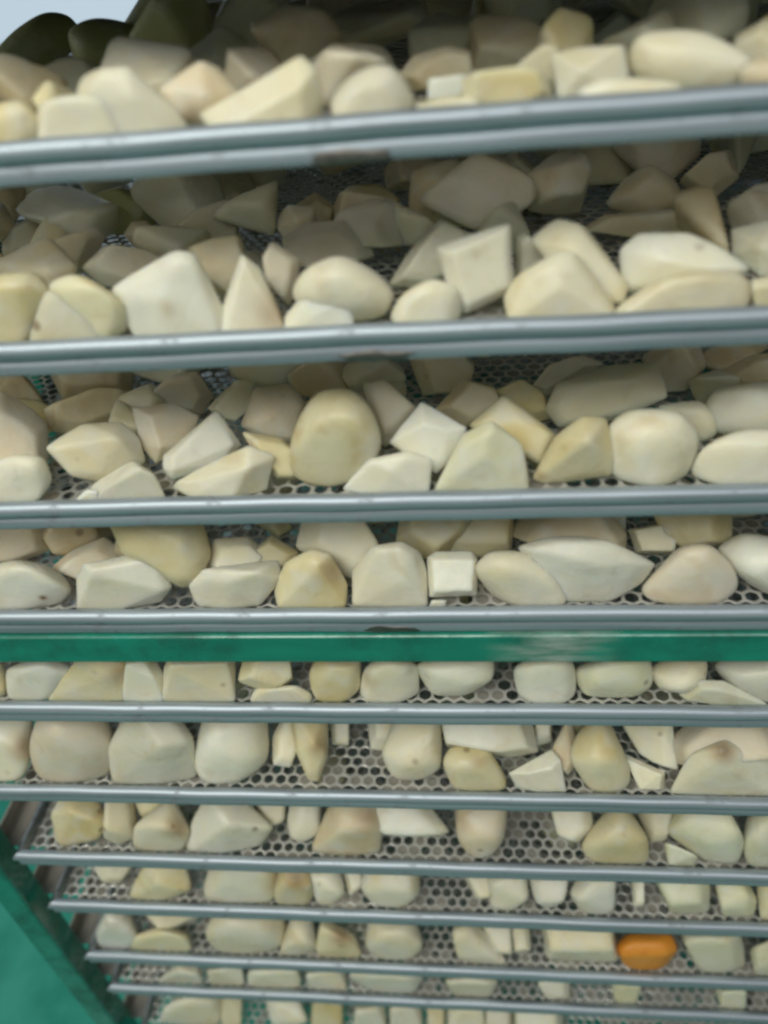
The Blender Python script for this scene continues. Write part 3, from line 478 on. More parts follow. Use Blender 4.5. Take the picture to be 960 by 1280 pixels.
(2,'t','c','square tan block in the dim back left of middle',[2796,1188,-607,2836,1175,-534,3055,1230,-595,3134,1172,-714,3088,1138,-794,2916,1146,-789,2801,1122,-695,2847,1091,-570,2874,1116,-519,3060,1121,-559,3123,1090,-660,3083,1081,-733,2946,1057,-718,2848,1065,-649,2828,1310,-659,2852,1311,-614,2997,1305,-643,3044,1299,-727,3014,1275,-779,2909,1256,-766,2831,1269,-715],[]),
(2,'t','c','dark brown shaded chunk behind the big whitish wedge',[1887,1108,-701,2070,1185,-589,2260,1244,-555,2305,1254,-644,2281,1198,-762,2049,1102,-768,1978,1028,-644,2122,1108,-557,2277,1162,-531,2319,1154,-600,2297,1115,-699,2101,1054,-709,1945,1246,-748,2065,1287,-674,2179,1350,-660,2213,1338,-712,2201,1291,-784,2045,1255,-794],[]),
(2,'p','m','dim pinkish chunk at the far left back',[991,1261,-641,1170,1339,-593,1229,1348,-692,1135,1256,-788,971,1202,-760,1087,1209,-624,1204,1291,-597,1248,1297,-669,1179,1229,-739,1062,1185,-717,996,1356,-667,1102,1419,-640,1134,1434,-705,1073,1379,-767,978,1330,-745,985,1290,-654,1134,1386,-617,1189,1391,-707,1100,1314,-794,963,1244,-764],[]),
(2,'o','m','dim olive chunk behind the pinkish leaning slab',[1419,1437,-540,1586,1531,-526,1772,1598,-672,1689,1516,-794,1452,1436,-746,1464,1382,-529,1591,1438,-516,1729,1476,-619,1668,1418,-708,1503,1351,-670,1431,1608,-624,1542,1662,-614,1664,1697,-706,1609,1650,-786,1462,1590,-752,1401,1514,-569,1560,1587,-553,1737,1629,-681,1658,1564,-794,1446,1484,-749],[]),
(2,'t','m','small dim chunk left of the square tan block',[2533,1463,-671,2663,1510,-612,2765,1478,-690,2741,1457,-792,2578,1432,-784,2582,1402,-689,2678,1432,-644,2752,1416,-704,2733,1404,-780,2616,1378,-771,2563,1554,-709,2647,1572,-668,2709,1570,-723,2696,1544,-784,2594,1523,-777,2539,1495,-684,2657,1533,-628,2747,1527,-706,2726,1498,-794,2579,1473,-788],[]),
(2,'p','m','dim pinkish chunk under the top rail at right',[4548,1549,-706,4653,1523,-588,4791,1508,-553,4822,1436,-669,4694,1463,-794,4554,1458,-643,4634,1456,-562,4735,1446,-537,4761,1404,-624,4666,1420,-714,4656,1605,-734,4729,1612,-666,4812,1589,-639,4834,1551,-715,4753,1569,-794,4571,1572,-709,4672,1569,-608,4794,1542,-573,4830,1501,-685,4707,1508,-794],[]),
(3,'p','m','pinkish cream chunk at the left photo edge',[1039,442,-1222,1107,527,-1198,1260,509,-1305,1295,524,-1407,1310,371,-1563,1208,293,-1582,1008,240,-1538,1126,311,-1256,1191,350,-1228,1281,366,-1320,1316,360,-1385,1314,270,-1509,1239,215,-1523,1108,161,-1481,1013,594,-1353,1074,627,-1326,1150,649,-1413,1190,633,-1465,1181,561,-1582,1116,507,-1593,1007,446,-1548,1018,485,-1264,1089,551,-1237,1207,567,-1351,1256,555,-1431,1246,450,-1595,1153,375,-1608,993,297,-1551],[]),
(3,'w','r','whitish rounded chunk low at the left photo edge',[1091,158,-1438,1305,168,-1361,1437,175,-1380,1443,167,-1518,1361,95,-1608,1035,95,-1608,1232,103,-1460,1348,95,-1412,1411,101,-1423,1411,101,-1494,1349,95,-1572,1182,103,-1584,1141,127,-1428,1327,129,-1358,1433,141,-1378,1443,128,-1491,1350,101,-1608,1078,95,-1608,1098,226,-1519,1225,247,-1479,1311,248,-1489,1321,234,-1571,1302,141,-1608,1108,131,-1608,1076,198,-1471,1276,202,-1397,1382,229,-1428,1401,202,-1541,1356,95,-1608,1064,95,-1608],[]),
(3,'t','m','dim chunk at the upper left behind the pinkish one',[752,921,-1365,878,1045,-1262,1014,996,-1484,1047,953,-1592,877,910,-1561,750,845,-1461,873,847,-1368,953,957,-1302,1045,933,-1471,1069,900,-1549,961,845,-1513,865,802,-1443,742,1023,-1435,820,1106,-1371,889,1101,-1526,906,1079,-1598,813,1030,-1566,737,981,-1499,743,954,-1390,851,1076,-1300,967,1045,-1509,993,1010,-1608,858,942,-1565,732,898,-1483],[]),
(3,'c','m','cream chunk with ridge near the left above a grey one',[1406,237,-1375,1594,326,-1299,1744,418,-1350,1829,386,-1435,1847,337,-1543,1737,251,-1569,1656,216,-1584,1524,171,-1496,1774,279,-1364,1489,199,-1360,1619,301,-1319,1748,355,-1350,1809,343,-1424,1825,300,-1507,1737,234,-1530,1678,197,-1535,1567,172,-1473,1409,378,-1468,1528,441,-1422,1628,493,-1451,1671,495,-1519,1687,453,-1582,1619,395,-1598,1571,365,-1602,1483,340,-1549,1405,284,-1408,1555,401,-1360,1704,464,-1396,1775,450,-1482,1793,400,-1578,1691,324,-1605,1623,281,-1608,1494,252,-1539],[]),
(3,'g','m','greyish cream chunk against the rail at left',[1612,160,-1554,1864,170,-1417,1963,153,-1469,2018,95,-1608,1885,95,-1608,1622,95,-1608,1743,95,-1516,1926,99,-1414,1989,103,-1463,2011,100,-1600,1915,95,-1608,1722,95,-1608,1670,225,-1595,1828,234,-1510,1881,242,-1555,1945,149,-1608,1881,112,-1608,1715,119,-1608,1615,188,-1577,1847,192,-1449,1928,192,-1506,2000,96,-1608,1881,95,-1608,1645,95,-1608],[]),
(3,'w','c','little white scrap of potato by the left rail',[1546,111,-1596,1615,120,-1544,1674,120,-1546,1669,95,-1608,1561,95,-1608,1574,95,-1588,1636,97,-1540,1685,96,-1541,1668,95,-1608,1578,95,-1608,1559,142,-1606,1603,146,-1573,1638,148,-1575,1643,119,-1608,1585,105,-1608],[]),
(3,'p','c','pinkish cream wedge up left of the white diamond face',[1783,476,-1304,1982,571,-1343,2092,578,-1425,2045,500,-1525,1868,375,-1585,1800,399,-1487,1894,446,-1343,1919,373,-1484,1810,595,-1429,1934,666,-1460,2009,662,-1508,1983,602,-1566,1865,531,-1608,1821,546,-1548],[]),
(3,'w','c','bright white diamond-shaped cut face near the left',[1951,307,-1490,2230,469,-1326,2326,435,-1522,2225,336,-1558,1988,237,-1592,1957,251,-1531,2204,424,-1360,2294,378,-1482,2014,229,-1523,2011,273,-1468,1947,410,-1542,2114,544,-1456,2185,492,-1563,2114,449,-1599,1969,369,-1608,1946,384,-1575],[]),
(3,'c','c','cream wedge lying in front of the white diamond face',[2001,174,-1586,2169,185,-1481,2434,195,-1366,2548,197,-1440,2484,165,-1608,2327,95,-1608,2117,114,-1608,2438,95,-1431,2114,133,-1553,2119,244,-1608,2214,277,-1562,2388,271,-1479,2456,288,-1538,2431,217,-1608,2333,170,-1608,2201,184,-1608],[]),
(3,'p','m','dim pinkish chunk at the back left under the rail',[1715,822,-1445,1839,927,-1373,1974,977,-1368,2043,944,-1516,1981,880,-1598,1749,844,-1529,1753,774,-1412,1843,851,-1360,1939,893,-1360,1993,859,-1461,1946,817,-1524,1785,776,-1465,1702,967,-1495,1785,1028,-1446,1871,1059,-1442,1916,1035,-1534,1877,994,-1586,1731,968,-1541,1703,890,-1480,1820,977,-1410,1941,1029,-1409,2008,988,-1538,1953,926,-1608,1749,878,-1539],[]),
(3,'c','c','small cream tan chunk with a pointed top at back left',[2049,784,-1496,2204,905,-1395,2301,925,-1426,2271,843,-1528,2177,759,-1580,2094,772,-1558,2108,735,-1473,2237,831,-1388,2319,844,-1411,2293,778,-1497,2209,727,-1550,2147,721,-1522,2074,863,-1550,2175,931,-1482,2232,959,-1509,2211,912,-1577,2151,860,-1608,2105,850,-1586],[]),
(3,'p','m','pinkish chunk standing left of the big yellow oval',[2281,547,-1481,2379,629,-1305,2557,676,-1313,2629,679,-1433,2583,535,-1588,2396,537,-1562,2493,520,-1411,2337,505,-1442,2405,596,-1318,2547,633,-1324,2611,605,-1403,2569,515,-1540,2428,495,-1505,2294,672,-1516,2350,744,-1414,2467,766,-1416,2514,761,-1489,2480,688,-1600,2368,661,-1565,2288,588,-1498,2368,693,-1354,2531,735,-1362,2605,704,-1453,2557,599,-1608,2393,576,-1570],[]),
(3,'y','m','narrow yellow piece wedged beside the big yellow oval',[2368,302,-1353,2550,331,-1417,2615,320,-1471,2615,229,-1597,2521,217,-1585,2424,273,-1469,2441,251,-1378,2576,266,-1421,2626,251,-1456,2625,188,-1549,2558,174,-1538,2489,210,-1450,2410,395,-1445,2530,403,-1480,2575,384,-1507,2571,340,-1596,2512,330,-1587,2453,357,-1507,2367,343,-1392,2536,360,-1445,2597,347,-1493,2595,270,-1608,2511,254,-1596,2424,299,-1487],[]),
(3,'y','r','big upright yellow oval chunk, the largest in the row',[2586,206,-1567,2613,229,-1374,2704,242,-1199,2793,315,-1145,2930,342,-1161,3028,267,-1249,3062,188,-1389,2953,177,-1568,2776,145,-1608,2937,150,-1210,2653,150,-1482,2677,152,-1323,2738,201,-1208,2811,247,-1158,2919,263,-1168,2994,226,-1251,3021,164,-1362,2934,151,-1500,2790,150,-1550,2643,330,-1605,2666,316,-1463,2709,386,-1385,2770,425,-1345,2860,435,-1352,2922,408,-1423,2948,329,-1497,2876,318,-1608,2771,258,-1608,2597,261,-1580,2626,265,-1395,2693,337,-1269,2780,390,-1211,2907,409,-1222,2994,366,-1319,3026,293,-1449,2927,263,-1602,2774,190,-1608],[]),
(3,'p','m','pinkish cream chunk right behind the big yellow oval',[2924,625,-1304,3030,665,-1296,3133,627,-1401,3218,605,-1467,3116,502,-1563,3016,497,-1608,2980,557,-1464,2959,577,-1281,3039,587,-1265,3113,558,-1341,3176,525,-1379,3100,476,-1463,3031,450,-1481,3003,507,-1387,2982,710,-1422,3050,735,-1417,3118,689,-1472,3172,675,-1514,3104,643,-1595,3044,609,-1604,3019,661,-1522,2929,678,-1348,3028,698,-1332,3123,656,-1424,3200,631,-1481,3105,562,-1583,3017,536,-1608,2982,603,-1488],[]),
(3,'w','c','bright white pointed cut chunk in the middle',[3228,393,-1277,3442,303,-1381,3412,289,-1495,3289,203,-1574,3175,242,-1483,3070,279,-1429,3242,273,-1337,3350,267,-1380,3224,442,-1419,3361,424,-1510,3342,385,-1564,3264,322,-1608,3190,356,-1558,3122,390,-1530],[]),
(3,'w','m','low white grey chunk against the rail in the middle',[2835,147,-1608,2971,181,-1455,3176,158,-1400,3273,150,-1445,3262,95,-1608,3002,95,-1608,3096,95,-1475,2889,131,-1583,3000,132,-1442,3161,132,-1410,3238,132,-1451,3226,122,-1608,3020,97,-1608,2947,153,-1608,3020,248,-1564,3150,255,-1542,3212,253,-1574,3213,116,-1608,3053,97,-1608,2858,158,-1608,2978,205,-1481,3163,206,-1445,3251,206,-1491,3245,105,-1608,3011,95,-1608],[]),
(3,'g2','m','greenish cream dome right of the low white grey chunk',[3257,97,-1608,3411,201,-1348,3546,196,-1269,3679,166,-1381,3726,187,-1608,3713,95,-1608,3483,95,-1608,3508,95,-1403,3314,137,-1608,3438,144,-1349,3544,145,-1289,3652,144,-1393,3686,143,-1563,3678,95,-1608,3496,95,-1608,3356,191,-1608,3453,300,-1471,3540,303,-1423,3629,311,-1514,3652,248,-1608,3641,153,-1608,3497,134,-1608,3286,117,-1608,3424,243,-1393,3548,245,-1324,3672,242,-1443,3709,199,-1608,3695,95,-1608,3490,95,-1608],[]),
(3,'y','m','yellow cream wedge leaning behind the greenish dome',[3432,411,-1434,3605,461,-1296,3703,404,-1346,3864,353,-1477,3792,260,-1593,3683,333,-1531,3696,320,-1383,3481,351,-1405,3618,403,-1303,3696,368,-1349,3821,304,-1438,3766,245,-1540,3678,289,-1480,3541,479,-1503,3652,537,-1429,3714,489,-1454,3815,441,-1529,3771,393,-1608,3701,442,-1571,3457,439,-1455,3616,499,-1337,3706,459,-1391,3850,385,-1493,3786,317,-1608,3685,367,-1542],[]),
(3,'y','m','slanted yellowish block on open mesh right of the dome',[3717,167,-1587,3822,219,-1380,3950,229,-1288,4055,245,-1315,4091,164,-1470,4083,153,-1565,3926,169,-1608,3768,156,-1608,3951,101,-1340,3756,135,-1539,3836,166,-1370,3940,191,-1307,4018,175,-1311,4051,135,-1448,4046,135,-1530,3920,135,-1556,3797,135,-1564,3803,256,-1608,3870,295,-1482,3956,327,-1438,4022,320,-1445,4047,281,-1554,4039,262,-1607,3932,236,-1608,3833,228,-1608,3743,215,-1608,3839,264,-1420,3959,293,-1347,4050,274,-1352,4085,215,-1503,4080,214,-1596,3930,191,-1608,3786,178,-1608],[(37.35,0.02,-14.65,0.5,0.5),(38.3,0.61,-13.51,0.3,0.3)]),
(3,'c','r','plump round cream chunk on open mesh near the right',[4068,174,-1583,4048,237,-1333,4145,248,-1268,4365,227,-1287,4466,208,-1422,4444,196,-1608,4288,95,-1608,4143,140,-1608,4168,95,-1488,4152,110,-1356,4197,109,-1320,4306,104,-1332,4360,109,-1408,4349,106,-1501,4287,103,-1535,4210,101,-1517,4088,143,-1541,4068,186,-1325,4150,198,-1272,4326,151,-1270,4413,143,-1388,4396,142,-1551,4291,139,-1608,4158,143,-1584,4121,277,-1608,4110,333,-1460,4175,347,-1422,4312,313,-1420,4376,297,-1506,4352,266,-1608,4254,200,-1608,4162,231,-1608,4099,232,-1608,4084,310,-1393,4174,323,-1335,4368,272,-1333,4458,246,-1451,4431,217,-1608,4290,124,-1608,4159,166,-1608],[]),
(3,'g','r','grey cream chunk tucked behind the plump round one',[4328,594,-1462,4538,555,-1425,4621,487,-1475,4616,456,-1562,4541,450,-1604,4428,498,-1441,4527,468,-1417,4572,448,-1449,4564,418,-1482,4531,426,-1510,4350,550,-1451,4525,513,-1416,4597,461,-1461,4589,423,-1528,4527,421,-1565,4444,613,-1517,4578,595,-1497,4628,547,-1525,4625,527,-1580,4578,524,-1607,4358,620,-1487,4547,579,-1450,4624,524,-1498,4615,483,-1570,4548,481,-1608],[]),
(3,'c','r','long cream chunk at the right photo edge on the mesh',[4396,186,-1596,4439,154,-1426,4578,170,-1365,4717,160,-1351,4893,181,-1392,4942,95,-1608,4762,95,-1608,4529,95,-1608,4668,95,-1403,4434,130,-1544,4475,131,-1428,4581,131,-1371,4694,130,-1364,4826,130,-1386,4881,97,-1608,4737,95,-1608,4565,130,-1608,4533,292,-1605,4564,289,-1509,4643,272,-1452,4732,266,-1443,4842,270,-1464,4862,196,-1608,4741,180,-1608,4612,225,-1608,4435,216,-1608,4487,228,-1483,4610,228,-1418,4741,227,-1409,4893,224,-1434,4911,95,-1608,4749,95,-1608,4546,112,-1608],[]),
(3,'w','r','pale rounded chunk at right edge above the long one',[4547,565,-1484,4596,581,-1390,4784,527,-1314,4967,477,-1349,4955,386,-1512,4725,426,-1562,4574,466,-1547,4624,450,-1389,4648,460,-1345,4740,439,-1311,4822,395,-1317,4816,351,-1396,4712,390,-1431,4640,413,-1426,4556,492,-1442,4600,517,-1371,4762,486,-1314,4906,419,-1330,4895,342,-1466,4708,388,-1515,4587,438,-1512,4658,640,-1552,4692,661,-1498,4817,639,-1455,4924,577,-1460,4912,509,-1560,4776,565,-1608,4673,575,-1591,4582,602,-1507,4631,629,-1429,4809,595,-1367,4965,522,-1384,4954,438,-1533,4749,488,-1586,4617,543,-1584],[]),
(3,'c','m','long tan cream block lying across the back at right',[3812,604,-1484,3874,654,-1360,4119,678,-1280,4347,619,-1247,4393,524,-1382,4198,534,-1488,3877,577,-1576,4026,544,-1312,4242,541,-1279,3864,561,-1443,3913,606,-1348,4103,608,-1276,4289,581,-1260,4327,512,-1370,4167,502,-1444,3912,519,-1502,3957,754,-1559,3995,782,-1476,4152,790,-1420,4309,783,-1414,4338,717,-1501,4206,711,-1563,3997,725,-1608,3850,682,-1522,3907,734,-1410,4130,737,-1327,4345,705,-1308,4390,624,-1436,4204,612,-1522,3907,632,-1590],[]),
(3,'p','m','pale pinkish chunk behind the long tan block',[3774,968,-1570,3888,1017,-1445,4044,1023,-1395,4162,985,-1432,3985,951,-1523,3863,929,-1590,3790,934,-1514,3873,970,-1423,3988,975,-1386,4075,949,-1415,3945,924,-1482,3856,910,-1531,3840,1072,-1573,3913,1114,-1499,4013,1119,-1468,4087,1083,-1486,3975,1073,-1550,3897,1054,-1589,3796,1013,-1587,3900,1059,-1473,4042,1063,-1427,4150,1030,-1461,3990,1006,-1549,3879,989,-1608],[]),
(3,'t','m','dim tan chunk behind the white pointed one',[3266,658,-1489,3424,736,-1355,3575,719,-1401,3626,678,-1505,3418,615,-1582,3352,611,-1439,3466,671,-1344,3575,648,-1372,3612,608,-1441,3462,583,-1509,3341,779,-1554,3442,830,-1469,3539,821,-1500,3571,782,-1559,3438,746,-1608,3283,721,-1522,3428,790,-1398,3566,767,-1436,3612,717,-1524,3422,674,-1602],[]),
(3,'y','m','yellow tan chunk behind the yellow cream wedge',[3532,775,-1465,3707,773,-1388,3836,723,-1464,3867,679,-1577,3749,672,-1599,3620,740,-1515,3591,711,-1415,3718,718,-1363,3812,688,-1422,3833,641,-1495,3749,642,-1515,3654,686,-1451,3619,849,-1526,3730,857,-1482,3813,827,-1532,3831,789,-1598,3755,774,-1605,3673,809,-1548,3552,800,-1486,3712,821,-1427,3830,772,-1495,3856,716,-1589,3750,713,-1608,3631,768,-1531],[]),
(3,'t','m','dim chunk under the second rail at right',[4363,1069,-1449,4589,1102,-1263,4687,982,-1460,4591,913,-1566,4435,994,-1604,4386,949,-1447,4552,982,-1315,4622,890,-1456,4560,865,-1547,4438,893,-1557,4439,1198,-1498,4582,1211,-1375,4644,1132,-1501,4590,1113,-1582,4480,1131,-1586,4394,1119,-1479,4600,1148,-1309,4687,1031,-1485,4608,996,-1597,4455,1033,-1608],[]),
(3,'t','m','tan shaded chunk at the upper right corner',[4732,966,-1511,4881,955,-1403,5062,896,-1359,5062,804,-1490,4851,879,-1581,4783,855,-1464,4891,852,-1389,5025,816,-1360,5029,758,-1459,4874,807,-1522,4820,1047,-1564,4911,1033,-1491,5036,1013,-1472,5040,965,-1562,4896,996,-1608,4764,997,-1527,4902,992,-1432,5070,944,-1394,5075,874,-1521,4873,919,-1591],[]),
(3,'t','m','dim tan block under the rail just right of the middle',[3088,1125,-1307,3349,1154,-1273,3495,1053,-1441,3445,969,-1568,3198,968,-1584,3192,1009,-1325,3381,1021,-1295,3486,952,-1419,3450,910,-1521,3272,889,-1521,3134,1246,-1422,3302,1260,-1397,3395,1216,-1516,3362,1175,-1605,3203,1153,-1603,3106,1181,-1349,3344,1205,-1316,3478,1127,-1478,3432,1063,-1602,3205,1052,-1608],[]),
(3,'t','m','tan chunk above the big yellow oval',[2415,1064,-1428,2643,1149,-1291,2817,1145,-1477,2848,1088,-1569,2625,997,-1581,2483,999,-1537,2467,953,-1421,2629,1031,-1329,2758,1007,-1455,2781,962,-1518,2614,930,-1545,2513,920,-1507,2470,1203,-1499,2615,1261,-1412,2727,1254,-1530,2747,1219,-1589,2604,1160,-1597,2512,1165,-1571,2424,1116,-1459,2627,1217,-1344,2793,1174,-1496,2819,1134,-1585,2611,1077,-1608,2482,1073,-1567],[]),
(3,'t','m','tan slab lying behind the ridged cream chunk',[1187,689,-1416,1434,848,-1399,1610,932,-1464,1606,866,-1592,1350,662,-1575,1208,632,-1524,1290,647,-1353,1464,770,-1344,1600,813,-1381,1590,778,-1479,1398,644,-1477,1299,615,-1436,1200,849,-1482,1353,962,-1476,1474,998,-1508,1469,961,-1592,1288,862,-1600,1203,829,-1560,1172,752,-1455,1401,894,-1437,1566,959,-1490,1565,894,-1604,1311,745,-1608,1188,705,-1556],[]),
(3,'t','m','dim brown chunk under the rail at left',[1082,1018,-1260,1321,1125,-1259,1552,1198,-1349,1504,1080,-1599,1151,949,-1511,1193,940,-1198,1360,1027,-1201,1522,1085,-1268,1490,994,-1444,1241,893,-1378,1101,1181,-1352,1240,1280,-1366,1394,1315,-1418,1366,1234,-1575,1152,1128,-1509,1071,1080,-1299,1281,1192,-1306,1490,1266,-1391,1455,1138,-1608,1140,1008,-1524],[]),
(4,'w','r','grey white chunk with a black speck at left edge',[802,171,-2089,1035,184,-2018,1173,241,-2114,1294,195,-2255,1218,150,-2336,975,95,-2336,697,95,-2336,1002,95,-2048,1114,103,-2014,1193,116,-2048,1244,103,-2125,1190,104,-2185,1046,108,-2250,919,99,-2249,866,135,-2080,1070,136,-2011,1197,169,-2079,1294,136,-2202,1202,135,-2306,992,95,-2336,757,95,-2336,803,267,-2183,945,284,-2145,1057,289,-2180,1125,272,-2279,1071,251,-2336,956,169,-2336,794,158,-2336,781,219,-2147,991,235,-2084,1127,274,-2162,1234,237,-2295,1191,162,-2336,986,95,-2336,737,95,-2336],[(12.47,-0.34,-21.36,0.38,1.0)]),
(4,'p','m','pinkish chunk at the left edge above the black-specked one',[680,551,-1981,826,648,-2002,961,706,-2076,1004,532,-2272,836,410,-2264,690,347,-2206,762,422,-1963,871,486,-1974,963,532,-2031,981,423,-2185,860,338,-2181,755,292,-2139,677,639,-2126,769,704,-2142,860,733,-2183,860,658,-2336,770,558,-2315,664,530,-2288,663,588,-2025,796,676,-2045,922,725,-2109,945,587,-2304,794,475,-2296,661,414,-2241],[]),
(4,'t','m','tan chunk under the rail near the left',[978,528,-2157,1071,668,-2026,1280,821,-2107,1322,675,-2286,1104,533,-2324,1026,498,-2279,1030,459,-2126,1096,564,-2033,1268,639,-2067,1288,550,-2207,1133,447,-2233,1084,413,-2193,942,705,-2244,1007,789,-2154,1145,879,-2202,1174,783,-2313,1045,678,-2326,985,670,-2309,953,590,-2204,1030,731,-2092,1243,836,-2142,1272,718,-2316,1084,573,-2336,1009,549,-2303],[]),
(4,'p','m','pink tan chunk left above the blocky white one',[1105,305,-2210,1190,421,-2183,1373,513,-2148,1465,493,-2264,1416,428,-2312,1243,310,-2310,1177,254,-2188,1249,324,-2156,1363,418,-2154,1436,393,-2230,1401,346,-2265,1277,259,-2261,1098,442,-2276,1160,506,-2250,1273,569,-2232,1334,552,-2301,1301,515,-2335,1188,444,-2336,1097,351,-2245,1185,442,-2207,1335,551,-2197,1423,526,-2296,1381,462,-2336,1223,357,-2336],[]),
(4,'w','c','blocky white chunk with a square front face',[1336,165,-2149,1418,150,-2036,1785,276,-2053,1873,130,-2204,1785,131,-2308,1539,95,-2336,1293,95,-2336,1473,106,-2045,1794,163,-2035,1831,95,-2188,1372,95,-2311,1370,272,-2297,1422,261,-2221,1670,327,-2219,1714,256,-2336,1697,186,-2336,1573,115,-2336,1430,105,-2336],[]),
(4,'y','m','yellow cream chunk bent over the right of the blocky one',[1527,310,-1784,1763,430,-1812,2008,436,-1882,2071,295,-2104,2004,181,-2232,1901,162,-2244,1774,210,-2117,1634,164,-1995,1955,195,-1957,1622,246,-1788,1812,332,-1805,1991,364,-1880,2042,249,-2052,1995,149,-2143,1923,116,-2137,1826,150,-2034,1699,142,-1963,1570,434,-2037,1732,500,-2048,1880,527,-2112,1921,435,-2258,1879,358,-2336,1822,323,-2326,1747,343,-2234,1633,351,-2186,1519,370,-1855,1741,471,-1874,1950,509,-1962,2010,374,-2164,1955,256,-2271,1870,218,-2263,1758,258,-2143,1609,249,-2060],[]),
(4,'w','m','whitish wedge with a darker end facet left of middle',[1944,146,-2201,2047,158,-2091,2435,273,-2138,2462,201,-2198,2336,117,-2336,2143,95,-2336,1975,121,-2336,2345,105,-2076,2063,115,-2136,2001,133,-2194,2087,134,-2098,2407,191,-2106,2425,145,-2163,2304,133,-2325,2156,100,-2336,2018,132,-2321,1961,264,-2285,2029,268,-2211,2286,320,-2222,2299,286,-2271,2227,209,-2336,2115,173,-2336,1999,212,-2336,1938,209,-2262,2037,212,-2153,2399,296,-2178,2420,243,-2244,2317,132,-2336,2151,95,-2336,1992,136,-2336],[]),
(4,'c','m','cream tan chunk behind the whitish wedge',[1987,329,-2199,2046,402,-2094,2225,477,-2141,2323,449,-2234,2264,338,-2276,2026,285,-2250,2076,263,-2168,2111,335,-2108,2249,371,-2127,2318,355,-2198,2267,295,-2247,2101,239,-2212,1997,424,-2274,2031,478,-2213,2146,525,-2243,2210,501,-2296,2166,447,-2336,2023,392,-2302,1987,368,-2228,2032,454,-2149,2204,502,-2175,2295,471,-2255,2232,394,-2315,2019,335,-2281],[]),
(4,'y','m','small yellow chunk behind left of the yellow dome',[2218,400,-2203,2343,509,-2159,2501,459,-2247,2469,391,-2302,2301,371,-2268,2247,359,-2188,2345,420,-2141,2454,400,-2219,2431,350,-2259,2308,337,-2236,2252,488,-2279,2336,543,-2240,2435,515,-2298,2413,477,-2336,2307,461,-2314,2220,438,-2236,2338,523,-2184,2477,491,-2275,2447,434,-2330,2295,412,-2296],[]),
(4,'y','m','yellow dome chunk with a shaded right facet',[2392,182,-2275,2485,182,-2080,2641,198,-1996,2742,167,-2012,2806,174,-2230,2795,95,-2336,2576,95,-2336,2415,95,-2336,2674,106,-2029,2719,95,-2297,2446,145,-2234,2519,146,-2080,2646,147,-2004,2720,147,-2038,2771,146,-2205,2756,112,-2336,2586,95,-2336,2455,105,-2336,2442,225,-2336,2480,290,-2271,2582,298,-2214,2646,287,-2232,2696,251,-2336,2711,114,-2336,2580,95,-2336,2477,109,-2336,2398,224,-2311,2482,228,-2136,2626,237,-2054,2713,231,-2088,2774,227,-2279,2778,95,-2336,2581,95,-2336,2437,95,-2336],[(27.87,0.06,-20.0,1.6,0.6)]),
(4,'c','m','cream slab behind between the dome and the upright block',[2496,362,-2134,2570,480,-1931,2813,570,-1983,2955,395,-2148,2973,359,-2253,2816,246,-2274,2649,342,-2182,2641,282,-2058,2686,398,-1936,2870,427,-1947,2968,328,-2087,2982,287,-2150,2864,231,-2188,2750,272,-2096,2541,497,-2228,2577,619,-2133,2743,640,-2138,2830,558,-2270,2844,514,-2320,2743,444,-2336,2640,483,-2258,2508,413,-2174,2565,557,-2016,2799,595,-2030,2923,472,-2210,2943,414,-2286,2793,342,-2334,2646,402,-2224],[]),
(4,'c','m','upright cream block just left of the middle',[2806,95,-2336,2815,211,-2175,2940,193,-1985,3094,216,-1968,3178,211,-2035,3223,205,-2208,3222,95,-2336,3001,95,-2336,3108,107,-2091,3095,95,-2302,2852,112,-2336,2869,153,-2134,2964,154,-1997,3089,155,-1968,3155,154,-2024,3189,153,-2164,3185,98,-2336,3010,95,-2336,2904,126,-2336,2892,301,-2310,2965,325,-2216,3069,321,-2188,3123,323,-2236,3153,305,-2336,3163,115,-2336,3029,101,-2336,2831,95,-2336,2830,244,-2211,2940,248,-2054,3084,250,-2022,3161,248,-2085,3201,244,-2245,3204,95,-2336,3005,95,-2336],[]),
(4,'y','m','yellow chunk hanging just under the rail in the middle',[3020,468,-2201,3072,619,-2030,3289,621,-1967,3513,607,-2004,3409,491,-2229,3233,383,-2270,3113,438,-2272,3120,406,-2069,3156,524,-1953,3311,557,-1931,3473,536,-1950,3398,422,-2089,3272,363,-2134,3186,396,-2128,3120,665,-2279,3156,731,-2144,3293,774,-2134,3440,758,-2153,3372,672,-2291,3257,626,-2336,3182,612,-2297,3035,532,-2244,3082,665,-2082,3279,702,-2050,3487,687,-2084,3391,541,-2259,3229,477,-2327,3121,494,-2299],[]),
(4,'w','c','small white cube on the mesh near the middle',[3217,244,-2113,3261,260,-2088,3454,274,-2104,3483,235,-2128,3470,137,-2288,3220,130,-2296,3247,184,-2082,3456,186,-2087,3444,95,-2211,3251,95,-2219,3237,302,-2224,3264,329,-2222,3388,324,-2220,3406,310,-2245,3398,237,-2336,3239,227,-2336],[]),
(4,'y','m','yellow tan chunk behind the small white cube',[3254,467,-2296,3400,527,-2181,3546,651,-2034,3686,618,-2043,3666,449,-2288,3445,426,-2289,3343,426,-2170,3448,483,-2100,3554,564,-1986,3656,560,-2008,3640,409,-2163,3480,418,-2185,3367,621,-2331,3460,653,-2253,3553,734,-2159,3644,730,-2178,3630,602,-2321,3488,607,-2336,3277,512,-2319,3410,583,-2228,3544,693,-2090,3672,676,-2108,3653,504,-2319,3450,497,-2332],[]),
